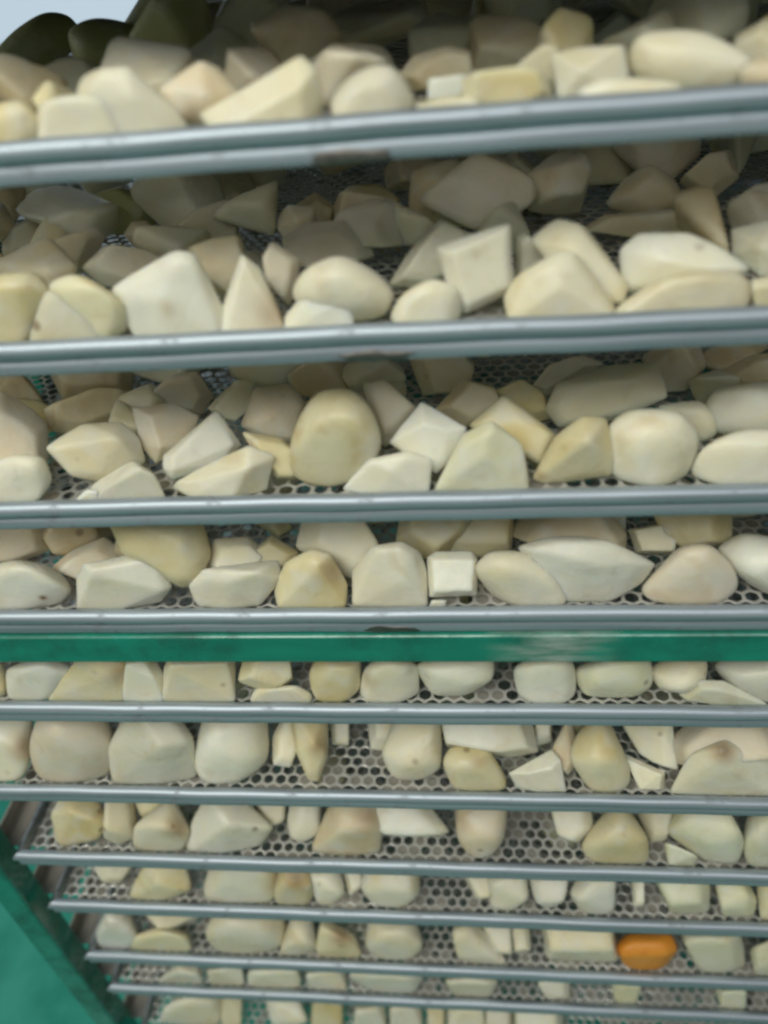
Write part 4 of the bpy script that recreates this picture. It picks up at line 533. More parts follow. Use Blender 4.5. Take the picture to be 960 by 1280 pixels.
(4,'c','r','smooth almond-shaped cream chunk slanting to the right',[3444,183,-2141,3533,207,-2034,3686,215,-2044,3860,173,-2157,3942,157,-2325,3909,95,-2336,3664,95,-2336,3532,169,-2312,3595,95,-2134,3637,98,-2073,3713,111,-2086,3800,96,-2147,3842,105,-2245,3829,104,-2312,3708,105,-2302,3640,100,-2229,3481,138,-2115,3556,167,-2033,3684,159,-2029,3831,137,-2136,3902,136,-2289,3875,95,-2336,3668,95,-2336,3556,136,-2269,3530,270,-2254,3588,307,-2204,3685,281,-2183,3799,280,-2279,3844,217,-2336,3816,128,-2336,3665,142,-2336,3586,233,-2336,3470,228,-2190,3552,275,-2115,3692,266,-2110,3852,226,-2212,3922,182,-2336,3887,95,-2336,3667,95,-2336,3550,205,-2336],[]),
(4,'w','m','longest white cream chunk with a tapered right end',[3658,231,-2035,3827,235,-1975,3999,247,-1988,4155,176,-1988,4367,197,-2140,4310,179,-2252,4138,126,-2336,3921,128,-2336,3790,191,-2212,3964,95,-2018,4180,121,-2071,3724,160,-2002,3857,170,-1960,3987,154,-1950,4121,146,-1990,4283,144,-2094,4241,144,-2194,4115,143,-2302,3942,143,-2300,3831,145,-2156,3804,319,-2214,3911,310,-2164,4020,309,-2165,4135,323,-2217,4267,309,-2293,4220,268,-2336,4097,176,-2336,3962,178,-2336,3892,302,-2336,3699,285,-2095,3856,297,-2046,4008,278,-2034,4159,247,-2062,4347,243,-2181,4298,241,-2296,4131,153,-2336,3935,156,-2336,3821,244,-2254],[]),
(4,'t','m','tan chunk behind the longest white chunk',[3616,566,-2235,3830,675,-2036,4099,623,-2005,4283,485,-2173,4275,431,-2277,3914,475,-2247,3729,401,-2155,3883,498,-2028,4075,466,-2009,4206,361,-2124,4196,306,-2185,3941,347,-2172,3751,728,-2316,3887,787,-2179,4065,771,-2171,4183,671,-2273,4177,631,-2336,3941,659,-2316,3659,613,-2268,3855,721,-2092,4104,690,-2076,4270,548,-2218,4259,483,-2301,3933,546,-2292],[]),
(4,'w','c','tiny white piece under the rail right of middle',[4193,824,-2157,4317,804,-2146,4306,665,-2305,4235,699,-2318,4201,773,-2124,4304,758,-2116,4296,648,-2252,4236,670,-2258,4230,835,-2230,4311,835,-2232,4306,754,-2336,4257,757,-2331],[]),
(4,'c','c','small cream block above the pinkish round chunk',[4281,559,-2208,4447,542,-2158,4524,460,-2191,4512,426,-2278,4319,465,-2307,4305,493,-2160,4441,478,-2118,4512,431,-2162,4494,381,-2215,4334,407,-2234,4331,584,-2274,4439,588,-2254,4492,546,-2283,4476,499,-2316,4355,527,-2336],[]),
(4,'y','m','yellow cream chunk under the rail near the right',[4381,683,-2090,4636,655,-2019,4812,570,-2019,4791,419,-2204,4583,449,-2279,4481,521,-2241,4377,565,-2066,4557,532,-2004,4689,480,-2011,4674,370,-2145,4524,399,-2205,4445,436,-2164,4491,758,-2217,4652,733,-2166,4770,690,-2173,4758,592,-2294,4620,608,-2336,4559,667,-2323,4422,730,-2141,4654,701,-2074,4820,635,-2082,4804,502,-2257,4609,522,-2319,4515,586,-2281],[]),
(4,'p','r','plump pinkish cream round chunk near the right',[4266,181,-2304,4461,243,-2057,4612,208,-2014,4724,165,-2136,4764,159,-2290,4660,103,-2336,4471,95,-2336,4324,120,-2336,4516,95,-2105,4309,136,-2250,4450,153,-2027,4573,137,-2003,4675,136,-2129,4708,135,-2255,4644,135,-2335,4487,114,-2336,4369,136,-2323,4405,230,-2336,4524,264,-2177,4627,262,-2166,4707,251,-2260,4722,225,-2336,4643,159,-2336,4520,141,-2336,4433,169,-2336,4306,219,-2333,4477,261,-2096,4618,238,-2064,4729,218,-2194,4766,215,-2336,4653,120,-2336,4475,95,-2336,4349,135,-2336],[]),
(4,'w','r','pale oval chunk cut by the right photo edge',[4655,300,-2133,4769,343,-2063,4909,276,-2033,5065,218,-2089,5093,128,-2336,4900,174,-2336,4747,222,-2241,4746,160,-2092,4795,168,-2047,4874,159,-2052,4935,101,-2052,4969,98,-2211,4864,100,-2192,4782,104,-2128,4675,256,-2110,4763,277,-2038,4886,232,-2023,5003,156,-2045,5054,131,-2301,4871,132,-2264,4740,165,-2177,4763,349,-2245,4832,371,-2196,4929,343,-2189,5025,296,-2216,5020,199,-2336,4898,229,-2336,4813,282,-2299,4704,357,-2191,4800,380,-2113,4934,330,-2096,5062,247,-2121,5081,156,-2336,4906,198,-2336,4775,257,-2265],[]),
(4,'w','c','tiny pale crumb by the small white cube',[3237,113,-2290,3315,116,-2294,3308,95,-2336,3217,95,-2336,3239,97,-2291,3304,96,-2291,3298,95,-2336,3221,95,-2336,3250,138,-2335,3298,135,-2333,3296,95,-2336,3239,95,-2336],[]),
(5,'w','r','grey white chunk near the left end',[639,165,-2876,911,232,-2819,1071,215,-2941,957,155,-3065,825,95,-3105,582,95,-3105,795,95,-2829,938,116,-2787,1009,116,-2856,945,97,-2928,846,106,-3049,730,104,-3059,704,126,-2854,932,182,-2806,1064,171,-2913,963,126,-3023,835,95,-3105,630,95,-3105,652,226,-2990,821,272,-2957,921,263,-3037,855,218,-3105,841,103,-3105,701,95,-3105,632,193,-2924,867,267,-2887,1010,255,-3003,913,193,-3105,832,95,-3105,614,95,-3105],[]),
(5,'y','m','cream chunk with a tan right side near the left',[873,179,-3091,1156,162,-2742,1436,206,-2821,1434,153,-3041,1377,95,-3105,1021,95,-3105,840,95,-3105,1321,95,-2865,966,131,-3032,1176,133,-2772,1416,145,-2809,1393,133,-3018,1341,95,-3105,1058,95,-3105,914,95,-3105,921,179,-3105,1028,258,-2988,1219,274,-3026,1253,189,-3105,1260,95,-3105,1040,95,-3105,929,95,-3105,887,192,-3105,1117,211,-2827,1373,253,-2902,1369,207,-3105,1359,95,-3105,1040,95,-3105,878,95,-3105],[(14.75,0.24,-27.61,1.8,0.65)]),
(5,'w','m','bright white curved slice between a tan and a cream chunk',[1422,175,-2804,1545,259,-2838,1621,178,-2954,1600,95,-3105,1496,95,-3105,1335,95,-3105,1446,101,-2785,1547,144,-2790,1592,100,-2891,1538,99,-3076,1464,95,-3105,1345,95,-3105,1405,217,-2941,1492,257,-2948,1528,224,-3043,1532,144,-3105,1501,95,-3105,1396,103,-3105,1408,205,-2862,1529,268,-2877,1599,191,-2979,1587,106,-3105,1501,95,-3105,1356,95,-3105],[]),
(5,'c','c','square cream block with a flat front face',[1640,146,-2848,1676,199,-2784,2047,269,-2863,2047,100,-3105,1810,95,-3105,1578,95,-3105,1714,101,-2781,2030,158,-2832,2007,95,-3055,1645,95,-3073,1608,254,-2985,1632,286,-2943,1865,340,-3004,1887,187,-3105,1752,159,-3105,1603,166,-3105],[]),
(5,'y','m','yellow chunk right after the square cream block',[2062,146,-2963,2096,235,-2852,2370,279,-2886,2386,190,-3015,2259,135,-3075,2169,105,-2885,2189,181,-2816,2382,231,-2862,2400,147,-2933,2310,104,-2973,2078,211,-3042,2095,275,-2980,2264,317,-3019,2281,241,-3077,2204,199,-3105,2068,175,-2991,2094,268,-2904,2340,318,-2946,2361,217,-3040,2244,174,-3104],[]),
(5,'c','r','low cream slice lying under the yellow chunk',[2107,95,-3105,2155,135,-3022,2428,127,-2972,2524,130,-3062,2507,95,-3105,2134,95,-3105,2229,101,-3068,2262,97,-2992,2394,102,-2978,2444,96,-3013,2429,95,-3076,2244,97,-3092,2139,95,-3105,2185,115,-3011,2414,115,-2977,2496,115,-3050,2478,95,-3105,2162,95,-3105,2210,95,-3105,2221,164,-3105,2383,185,-3105,2460,140,-3105,2457,95,-3105,2227,95,-3105,2129,95,-3105,2157,162,-3065,2403,164,-3029,2492,163,-3105,2488,95,-3105,2153,95,-3105],[]),
(5,'y','r','yellow cream rounded chunk left of middle',[2493,143,-2891,2553,251,-2833,2808,246,-2858,2794,145,-3047,2689,95,-3105,2508,95,-3105,2607,95,-2891,2645,116,-2825,2766,128,-2854,2753,103,-2977,2696,102,-3057,2605,104,-3049,2521,126,-2882,2579,193,-2805,2790,204,-2844,2776,126,-3011,2684,95,-3105,2529,103,-3105,2541,227,-3007,2581,290,-2962,2741,300,-2993,2733,226,-3102,2680,143,-3105,2564,155,-3105,2492,194,-2957,2552,276,-2885,2781,289,-2927,2768,192,-3096,2686,95,-3105,2524,95,-3105],[]),
(5,'c','r','plump cream chunk with brownish left rim in the middle',[2765,171,-3093,2825,167,-2864,2964,217,-2794,3134,217,-2883,3145,162,-3087,3021,95,-3105,2810,95,-3105,2866,97,-2922,2892,102,-2820,2961,122,-2780,3046,108,-2808,3048,104,-2934,2983,100,-3002,2881,95,-3012,2803,128,-3029,2851,129,-2842,2967,177,-2790,3114,149,-2833,3120,128,-3034,3012,95,-3105,2834,95,-3105,2852,185,-3105,2876,247,-3039,2967,266,-2978,3078,247,-3014,3088,182,-3105,3015,105,-3105,2888,95,-3105,2780,189,-3105,2831,201,-2918,2954,266,-2875,3114,235,-2922,3124,185,-3105,3015,95,-3105,2826,95,-3105],[(28.51,-0.02,-27.94,1.0,0.5),(31.22,0.63,-27.77,0.5,0.3)]),
(5,'w','r','smooth white half-round chunk right of the middle',[3088,214,-2903,3296,281,-2852,3571,264,-2870,3558,156,-2971,3391,153,-3105,3187,151,-3105,3222,95,-2850,3323,126,-2823,3456,127,-2843,3450,97,-2918,3367,100,-2990,3268,104,-2996,3133,162,-2855,3307,218,-2812,3537,204,-2829,3526,126,-2926,3385,125,-3043,3214,125,-3044,3156,252,-3007,3287,293,-2973,3462,302,-3007,3453,226,-3063,3347,189,-3105,3220,189,-3105,3111,246,-2947,3300,306,-2899,3551,292,-2918,3538,198,-3015,3387,169,-3105,3202,168,-3105],[]),
(5,'w','r','upright greenish white chunk right of open mesh',[3656,178,-2875,3840,251,-2812,4006,211,-2840,4031,151,-3105,3940,95,-3105,3766,95,-3105,3683,154,-3096,3774,96,-2859,3859,96,-2786,3944,106,-2833,3960,101,-2993,3920,97,-3057,3834,95,-3051,3791,101,-2987,3680,129,-2842,3833,180,-2777,3971,141,-2794,3998,128,-3061,3924,95,-3105,3777,95,-3105,3706,128,-3050,3708,244,-3016,3823,270,-2952,3927,232,-2954,3939,181,-3105,3876,110,-3105,3769,113,-3105,3722,187,-3105,3678,215,-2933,3844,273,-2865,3995,230,-2883,4014,160,-3105,3930,95,-3105,3773,95,-3105,3701,170,-3105],[]),
(5,'g2','r','greyish green chunk beside the upright greenish white one',[3988,240,-2975,4222,295,-2868,4437,237,-2868,4449,155,-3017,4340,135,-3105,4049,146,-3105,4072,141,-2867,4186,172,-2818,4289,134,-2808,4298,106,-2894,4246,101,-2944,4102,95,-2929,4016,176,-2910,4211,224,-2823,4390,175,-2823,4407,126,-2969,4320,126,-3065,4073,126,-3054,4064,304,-3051,4212,338,-2981,4353,312,-2994,4352,234,-3058,4281,214,-3105,4098,221,-3105,4019,262,-3006,4232,314,-2911,4427,261,-2911,4442,198,-3060,4334,151,-3105,4071,161,-3105],[]),
(5,'c','r','rounded cream chunk right of the greyish green one',[4413,250,-2981,4602,313,-2890,4740,243,-2878,4719,146,-2985,4601,110,-3031,4479,182,-3073,4479,174,-2948,4569,198,-2895,4638,165,-2889,4624,109,-2933,4568,97,-2963,4507,128,-2978,4435,226,-2959,4590,268,-2871,4711,220,-2872,4690,132,-2955,4594,110,-3005,4482,147,-3011,4514,308,-3057,4629,338,-2989,4719,300,-2989,4703,231,-3048,4638,233,-3105,4548,246,-3093,4447,292,-3033,4615,338,-2938,4745,285,-2939,4723,190,-3028,4619,167,-3083,4499,206,-3089],[]),
(5,'g2','m','flat grey green slice on the mesh at right',[4570,144,-3069,4665,140,-2931,4808,147,-2952,4995,149,-3087,5073,95,-3105,4789,95,-3105,4609,97,-3070,4679,97,-2970,4782,95,-2978,4918,95,-3075,4997,95,-3105,4786,95,-3105,4685,165,-3105,4767,216,-3084,4860,221,-3099,4946,159,-3105,4978,95,-3105,4803,95,-3105,4607,174,-3105,4696,177,-2989,4824,176,-3001,4987,165,-3105,5045,95,-3105,4790,95,-3105],[]),
(5,'w','r','white chunk at the right photo edge under the bar',[4759,256,-2948,4923,281,-2853,5249,239,-2830,5269,95,-3105,5039,109,-3105,4863,187,-3052,4855,122,-2900,4936,139,-2858,5082,95,-2818,5138,103,-3058,5018,102,-3039,4914,104,-2969,4786,219,-2922,4923,239,-2842,5178,171,-2784,5233,112,-3105,5039,128,-3096,4858,130,-2972,4932,343,-3076,5025,337,-2990,5231,306,-2970,5218,172,-3105,5079,191,-3105,4983,267,-3104,4814,315,-3026,4964,337,-2938,5243,262,-2875,5242,102,-3105,5042,128,-3105,4892,214,-3077],[]),
(5,'y','r','sliver of yellow chunk at the left photo edge',[441,201,-2906,560,268,-2926,583,210,-3039,573,135,-3098,400,114,-3105,508,140,-2920,567,173,-2930,582,140,-2981,580,101,-3007,484,101,-3025,471,179,-2899,565,242,-2924,598,180,-3004,591,116,-3052,431,111,-3076,409,232,-2995,488,270,-3003,503,233,-3072,500,182,-3105,396,166,-3105,425,222,-2943,526,290,-2969,561,224,-3055,553,154,-3105,404,129,-3105],[]),
(6,'w','r','white chunk with a tan shaded side at left edge',[124,235,-3585,254,458,-3540,428,467,-3578,423,195,-3867,356,95,-3979,100,95,-3979,389,165,-3629,202,193,-3559,309,364,-3518,423,395,-3579,447,153,-3769,344,121,-3942,100,104,-3979,100,321,-3774,181,449,-3729,258,488,-3798,281,289,-3947,272,194,-3979,100,160,-3979,100,278,-3659,217,476,-3611,349,513,-3683,376,232,-3902,342,116,-3979,100,95,-3979],[(5.15,1.29,-36.21,1.7,0.7)]),
(6,'p','r','pinkish grey lumpy chunk near the left end',[534,160,-3586,617,364,-3416,919,489,-3569,1037,257,-3788,985,168,-3979,764,95,-3979,464,97,-3979,439,168,-3793,644,109,-3627,767,120,-3422,916,171,-3489,933,109,-3659,866,111,-3820,737,98,-3878,591,97,-3851,600,110,-3726,590,140,-3571,685,284,-3392,951,371,-3500,1044,185,-3690,976,140,-3893,763,108,-3979,481,138,-3979,519,139,-3734,510,291,-3812,568,417,-3696,790,463,-3753,863,319,-3894,850,239,-3979,730,172,-3979,522,194,-3979,465,281,-3924,482,238,-3704,572,411,-3527,864,507,-3646,966,303,-3855,946,188,-3979,771,95,-3979,475,124,-3979,406,235,-3878],[]),
(6,'g','m','grey cream chunk with an upright ridge at left',[1010,191,-3716,1207,356,-3407,1426,392,-3432,1613,253,-3677,1591,160,-3979,1329,95,-3979,1000,95,-3979,1452,95,-3555,1377,107,-3925,1104,154,-3661,1287,245,-3366,1446,293,-3411,1603,166,-3580,1546,154,-3906,1322,126,-3979,1045,142,-3979,966,308,-3979,1147,344,-3681,1288,366,-3697,1377,322,-3919,1421,174,-3979,1272,113,-3979,1058,126,-3979,997,248,-3795,1191,379,-3486,1376,436,-3539,1560,287,-3736,1553,182,-3979,1337,95,-3979,1028,112,-3979],[]),
(6,'w','r','plump white cream chunk left of the middle',[1561,211,-3836,1658,418,-3545,1876,481,-3495,2056,536,-3606,2088,223,-3871,1885,95,-3979,1610,95,-3979,1788,120,-3535,1808,266,-3459,1902,319,-3464,2002,314,-3479,2013,177,-3624,1924,98,-3677,1795,95,-3675,1649,143,-3711,1723,326,-3485,1888,412,-3486,2052,425,-3539,2084,155,-3744,1881,115,-3979,1650,111,-3979,1623,299,-3850,1653,487,-3742,1787,539,-3724,1902,571,-3794,1933,351,-3935,1825,230,-3979,1654,227,-3979,1572,243,-3865,1646,456,-3632,1828,551,-3632,2009,565,-3691,2044,268,-3917,1888,97,-3979,1644,95,-3979],[]),
(6,'c','m','small cream chunk right of the plump white one',[2089,356,-3785,2185,557,-3680,2261,292,-3865,2221,217,-3934,2110,196,-3877,2153,326,-3739,2227,463,-3650,2280,276,-3795,2252,218,-3840,2167,211,-3811,2104,405,-3874,2161,540,-3819,2210,371,-3933,2183,327,-3979,2114,311,-3942,2087,378,-3824,2175,555,-3723,2240,326,-3906,2208,247,-3953,2100,244,-3924],[]),
(6,'y','m','narrow pointed chunk with a tan right side',[2213,480,-3557,2488,528,-3569,2491,222,-3810,2410,139,-3979,2341,148,-3966,2275,220,-3745,2418,199,-3641,2262,396,-3542,2475,442,-3563,2481,193,-3742,2417,127,-3876,2365,127,-3854,2308,196,-3697,2224,474,-3767,2394,517,-3792,2405,298,-3910,2362,221,-3979,2316,233,-3979,2258,322,-3904,2216,496,-3623,2463,549,-3646,2469,262,-3854,2401,168,-3979,2335,184,-3979,2270,265,-3802],[(24.93,1.78,-36.1,1.5,0.7)]),
(6,'w','m','small white chunk beside the narrow pointed one',[2455,596,-3719,2582,629,-3741,2581,386,-3936,2480,368,-3893,2506,529,-3720,2600,549,-3731,2601,363,-3862,2524,361,-3845,2479,612,-3840,2558,637,-3858,2558,483,-3979,2492,478,-3962,2452,620,-3773,2570,641,-3782,2570,416,-3952,2475,415,-3933],[]),
(6,'c','r','cream rounded chunk right of the bare mesh patch',[2831,205,-3754,2952,454,-3607,3126,514,-3564,3233,500,-3618,3240,191,-3867,3117,152,-3959,2886,162,-3960,2985,169,-3676,3045,288,-3601,3129,319,-3584,3184,290,-3580,3187,147,-3709,3128,117,-3737,3019,104,-3712,2869,194,-3717,2973,394,-3581,3118,451,-3553,3210,425,-3580,3216,156,-3775,3112,133,-3865,2920,133,-3854,2867,326,-3910,2944,493,-3827,3054,545,-3817,3125,510,-3818,3130,316,-3979,3056,250,-3978,2910,255,-3977,2839,286,-3855,2953,505,-3706,3112,567,-3676,3212,538,-3705,3218,245,-3918,3108,196,-3979,2898,204,-3979],[]),
(6,'g','m','grey white slice above left of the cream rounded chunk',[2716,560,-3736,2950,632,-3733,3037,548,-3747,2877,343,-3919,2751,338,-3885,2780,513,-3660,2952,556,-3645,3011,524,-3692,2897,351,-3788,2803,358,-3778,2751,610,-3867,2900,650,-3857,2953,613,-3887,2854,471,-3979,2772,474,-3968,2724,586,-3787,2938,643,-3772,3013,594,-3819,2870,391,-3954,2753,395,-3936],[]),
(6,'w','c','white slab lying flat just under the rail in the middle',[3208,510,-3717,3372,562,-3658,3811,549,-3647,3868,296,-3845,3662,254,-3843,3256,326,-3836,3223,386,-3572,3355,442,-3542,3713,422,-3521,3762,230,-3701,3593,190,-3692,3261,247,-3683,3307,590,-3870,3411,650,-3868,3694,637,-3854,3731,459,-3962,3598,445,-3979,3336,478,-3955],[]),
(6,'y','r','squat cream yellow chunk under the white slab',[3222,181,-3774,3285,252,-3706,3535,241,-3723,3662,167,-3961,3637,95,-3979,3303,95,-3979,3314,97,-3756,3345,119,-3703,3468,115,-3713,3530,101,-3864,3519,104,-3961,3353,95,-3957,3256,145,-3739,3309,213,-3693,3520,200,-3701,3626,126,-3886,3607,95,-3979,3325,95,-3979,3298,249,-3890,3338,303,-3860,3498,296,-3869,3576,222,-3979,3559,145,-3979,3352,137,-3979,3241,225,-3849,3298,299,-3799,3528,284,-3808,3641,186,-3979,3617,95,-3979,3318,95,-3979],[(34.74,0.97,-36.4,0.8,0.25)]),
(6,'w','c','bright white triangular cut piece right of middle',[3645,149,-3854,3935,266,-3750,3986,198,-3766,4019,100,-3979,3824,95,-3979,3693,124,-3979,3919,137,-3772,3727,244,-3951,3912,321,-3886,3945,282,-3903,3959,181,-3979,3836,171,-3979,3754,185,-3965],[]),
(6,'w','m','tiny pale chunk under the rail right of middle',[3829,630,-3795,3973,638,-3768,3960,431,-3924,3844,402,-3933,3839,582,-3741,3945,586,-3718,3936,436,-3836,3851,421,-3851,3865,650,-3879,3956,656,-3863,3948,524,-3959,3876,518,-3979,3838,638,-3826,3969,648,-3804,3958,462,-3947,3854,446,-3970],[]),
(6,'t','m','shaded tan piece between the triangle and the long chunk',[3931,320,-3840,4072,521,-3678,4113,253,-3863,4031,178,-3923,3928,275,-3803,4031,424,-3688,4060,225,-3818,4001,171,-3864,3975,387,-3928,4064,515,-3828,4090,347,-3946,4038,297,-3979,3947,351,-3883,4075,533,-3735,4112,291,-3904,4038,224,-3961],[]),
(6,'y','r','long rounded tan cream chunk standing upright at right',[4021,190,-3733,4066,323,-3673,4239,455,-3568,4364,209,-3707,4433,142,-3914,4370,95,-3979,4171,95,-3979,4172,104,-3635,4058,164,-3705,4090,254,-3636,4225,351,-3544,4324,160,-3658,4386,131,-3855,4338,103,-3979,4184,115,-3979,4080,293,-3891,4104,358,-3825,4216,449,-3769,4293,278,-3835,4337,240,-3974,4281,157,-3979,4160,167,-3979,4055,251,-3825,4092,356,-3746,4248,467,-3639,4363,247,-3771,4431,201,-3979,4353,95,-3979,4175,95,-3979],[]),
(6,'w','c','white fan-shaped cut piece with crisp edges',[4356,535,-3729,4698,502,-3641,4716,210,-3891,4630,223,-3877,4493,318,-3875,4644,353,-3731,4472,576,-3881,4692,561,-3831,4700,365,-3979,4648,381,-3979,4554,424,-3955],[]),
(6,'w','c','narrow white cut piece below the fan-shaped one',[4380,293,-3824,4620,164,-3843,4620,129,-3971,4471,127,-3972,4382,229,-3797,4583,128,-3822,4581,95,-3923,4458,95,-3926,4436,300,-3921,4590,226,-3944,4578,174,-3979,4485,174,-3979],[]),
(6,'g','m','big greyish chunk with a brown tip at right',[4625,100,-3979,4743,192,-3683,4943,237,-3586,5240,203,-3733,5398,128,-3979,5293,95,-3979,4876,95,-3979,4665,95,-3979,4914,119,-3601,5076,95,-3889,4699,117,-3979,4776,153,-3688,4916,154,-3562,5164,152,-3713,5318,139,-3979,5223,95,-3979,4891,95,-3979,4723,95,-3979,4819,201,-3979,4921,321,-3882,5035,322,-3780,5234,314,-3894,5304,218,-3979,5198,132,-3979,4936,120,-3979,4824,155,-3979,4662,109,-3979,4793,247,-3791,4963,262,-3665,5241,243,-3816,5358,133,-3979,5258,95,-3979,4884,95,-3979,4694,95,-3979],[(48.57,0.2,-34.23,1.4,0.85)]),
(6,'p','m','pinkish tan chunk behind the brown-tipped one',[4678,405,-3819,4933,498,-3592,5276,435,-3561,5344,184,-3659,4968,300,-3785,4698,224,-3855,4711,235,-3686,4904,328,-3560,5142,269,-3515,5207,112,-3618,4924,176,-3683,4736,134,-3752,4832,502,-3960,4997,567,-3821,5218,525,-3797,5264,360,-3858,5012,423,-3923,4842,384,-3979,4725,437,-3860,4970,549,-3688,5273,471,-3633,5351,265,-3756,4990,343,-3832,4758,307,-3945],[]),
(6,'t','m','small dim chunk under the rail above the long one',[4009,646,-3805,4237,644,-3764,4325,575,-3786,4112,466,-3931,4038,608,-3735,4205,612,-3712,4271,564,-3730,4113,480,-3832,4080,682,-3894,4223,681,-3868,4282,649,-3896,4145,574,-3979,4031,670,-3845,4238,670,-3810,4320,615,-3839,4123,505,-3958],[]),
(7,'y','c','yellow block at the left end beside bare mesh',[303,206,-4529,410,382,-4423,586,423,-4481,714,217,-4679,653,131,-4764,300,105,-4839,514,183,-4465,659,176,-4553,285,279,-4670,337,407,-4629,432,451,-4696,520,313,-4812,495,244,-4839,299,201,-4839],[]),
(7,'c','m','cream chunk between the yellow block and tan-sided one',[690,385,-4468,829,463,-4527,908,305,-4701,935,153,-4740,784,134,-4835,673,137,-4749,722,339,-4432,837,379,-4450,903,255,-4560,906,165,-4624,838,104,-4610,752,113,-4560,661,451,-4669,759,490,-4690,820,377,-4779,819,302,-4839,764,244,-4820,682,259,-4789,662,418,-4560,799,477,-4595,882,319,-4730,889,202,-4802,775,159,-4839,671,166,-4769],[]),
(7,'c','m','cream chunk with a tan right flank at left',[953,159,-4577,1097,210,-4496,1220,359,-4485,1381,150,-4637,1300,95,-4839,1073,95,-4839,886,95,-4839,1247,95,-4498,1018,124,-4540,1129,169,-4482,1231,281,-4464,1351,127,-4604,1256,123,-4839,1097,95,-4839,949,95,-4839,1006,220,-4676,1062,298,-4701,1153,377,-4668,1250,252,-4778,1226,179,-4839,1117,138,-4839,998,143,-4839,950,183,-4631,1068,247,-4586,1185,376,-4565,1323,199,-4726,1279,109,-4839,1085,95,-4839,917,95,-4839],[(13.62,0.81,-44.79,1.8,0.7)]),
(7,'w','c','brightest bluish white wedge near the left',[1260,130,-4839,1494,346,-4358,1682,391,-4401,2013,188,-4623,1885,154,-4819,1575,95,-4839,1316,95,-4839,1709,102,-4439,1464,95,-4756,1394,128,-4839,1494,333,-4657,1615,360,-4682,1822,241,-4839,1777,150,-4839,1596,95,-4839,1437,95,-4839],[]),
(7,'y','m','cream yellow chunk behind the tan-flanked one',[844,415,-4552,1210,552,-4649,1301,478,-4706,1064,302,-4758,941,273,-4691,903,384,-4491,1178,472,-4543,1233,434,-4610,1073,290,-4621,976,278,-4588,902,505,-4700,1135,591,-4761,1189,549,-4805,1037,439,-4839,954,427,-4809,839,448,-4618,1176,567,-4699,1251,511,-4768,1049,333,-4785,929,316,-4740],[]),
(7,'c','m','small cream chunk right of the bluish white wedge',[1735,459,-4566,2028,538,-4645,2040,327,-4757,1906,263,-4761,1822,373,-4549,2039,420,-4591,2045,276,-4686,1950,223,-4677,1783,505,-4707,1972,545,-4743,1974,427,-4838,1888,387,-4839,1736,488,-4633,2010,543,-4679,2017,360,-4793,1896,300,-4794],[]),
(7,'w','r','whitish rounded chunk left of the tan one',[2065,239,-4685,2098,456,-4532,2306,498,-4568,2327,208,-4715,2206,132,-4731,2111,143,-4706,2173,222,-4594,2191,324,-4511,2290,352,-4541,2298,215,-4624,2238,178,-4633,2193,178,-4611,2098,211,-4623,2121,405,-4513,2298,436,-4537,2311,202,-4679,2209,138,-4692,2130,146,-4669,2081,316,-4787,2102,453,-4690,2232,482,-4717,2247,297,-4807,2164,263,-4839,2107,262,-4813,2066,268,-4725,2091,478,-4607,2281,512,-4633,2296,259,-4786,2186,190,-4800,2100,198,-4775],[]),
(7,'t','m','tan chunk with a yellow lower face near the middle',[2203,123,-4839,2403,340,-4465,2714,412,-4458,2805,180,-4553,2747,125,-4839,2475,95,-4839,2500,95,-4496,2684,141,-4466,2279,132,-4791,2454,254,-4409,2696,317,-4414,2764,153,-4520,2712,132,-4789,2496,107,-4839,2368,141,-4839,2469,347,-4726,2669,384,-4708,2720,274,-4830,2705,142,-4839,2544,101,-4839,2235,141,-4839,2407,361,-4541,2688,434,-4546,2767,244,-4669,2726,143,-4839,2487,95,-4839],[(26.98,1.19,-43.48,1.9,0.65)]),
(7,'w','m','flat cream white slice above the bare mesh in the middle',[2705,355,-4520,2800,448,-4509,3021,461,-4521,3277,201,-4668,3021,197,-4718,2759,201,-4690,2735,259,-4475,2806,316,-4450,2966,323,-4456,3152,148,-4583,2969,120,-4575,2778,129,-4567,2791,437,-4742,2855,483,-4715,2994,502,-4740,3159,340,-4839,2996,317,-4837,2829,317,-4815,2714,410,-4625,2804,481,-4591,3006,493,-4604,3239,270,-4762,3007,238,-4758,2769,241,-4733],[]),
(7,'p','r','pinkish cream chunk on the mesh right of the middle',[3297,386,-4531,3538,478,-4514,3685,393,-4563,3648,151,-4629,3525,97,-4839,3401,95,-4839,3312,147,-4672,3408,209,-4480,3524,243,-4456,3595,209,-4489,3579,104,-4542,3519,95,-4678,3458,98,-4685,3414,104,-4567,3327,323,-4483,3528,385,-4444,3651,314,-4485,3623,139,-4587,3519,127,-4827,3414,127,-4832,3339,128,-4609,3336,395,-4703,3488,455,-4695,3580,391,-4708,3560,267,-4800,3479,180,-4839,3401,178,-4839,3344,255,-4811,3315,414,-4612,3534,482,-4570,3667,404,-4614,3636,214,-4726,3521,122,-4839,3409,119,-4839,3328,197,-4741],[(33.33,1.43,-44.42,0.8,0.3)]),
(7,'w','m','white chunk just left of the yellow oval',[3966,473,-4615,4251,477,-4547,4274,265,-4672,4149,187,-4745,4023,244,-4749,3960,356,-4543,4168,369,-4508,4185,209,-4589,4093,147,-4634,4000,186,-4630,4008,458,-4757,4190,474,-4734,4203,331,-4797,4124,279,-4839,4043,311,-4836,3987,480,-4655,4247,495,-4610,4268,302,-4723,4154,227,-4784,4038,271,-4773],[]),
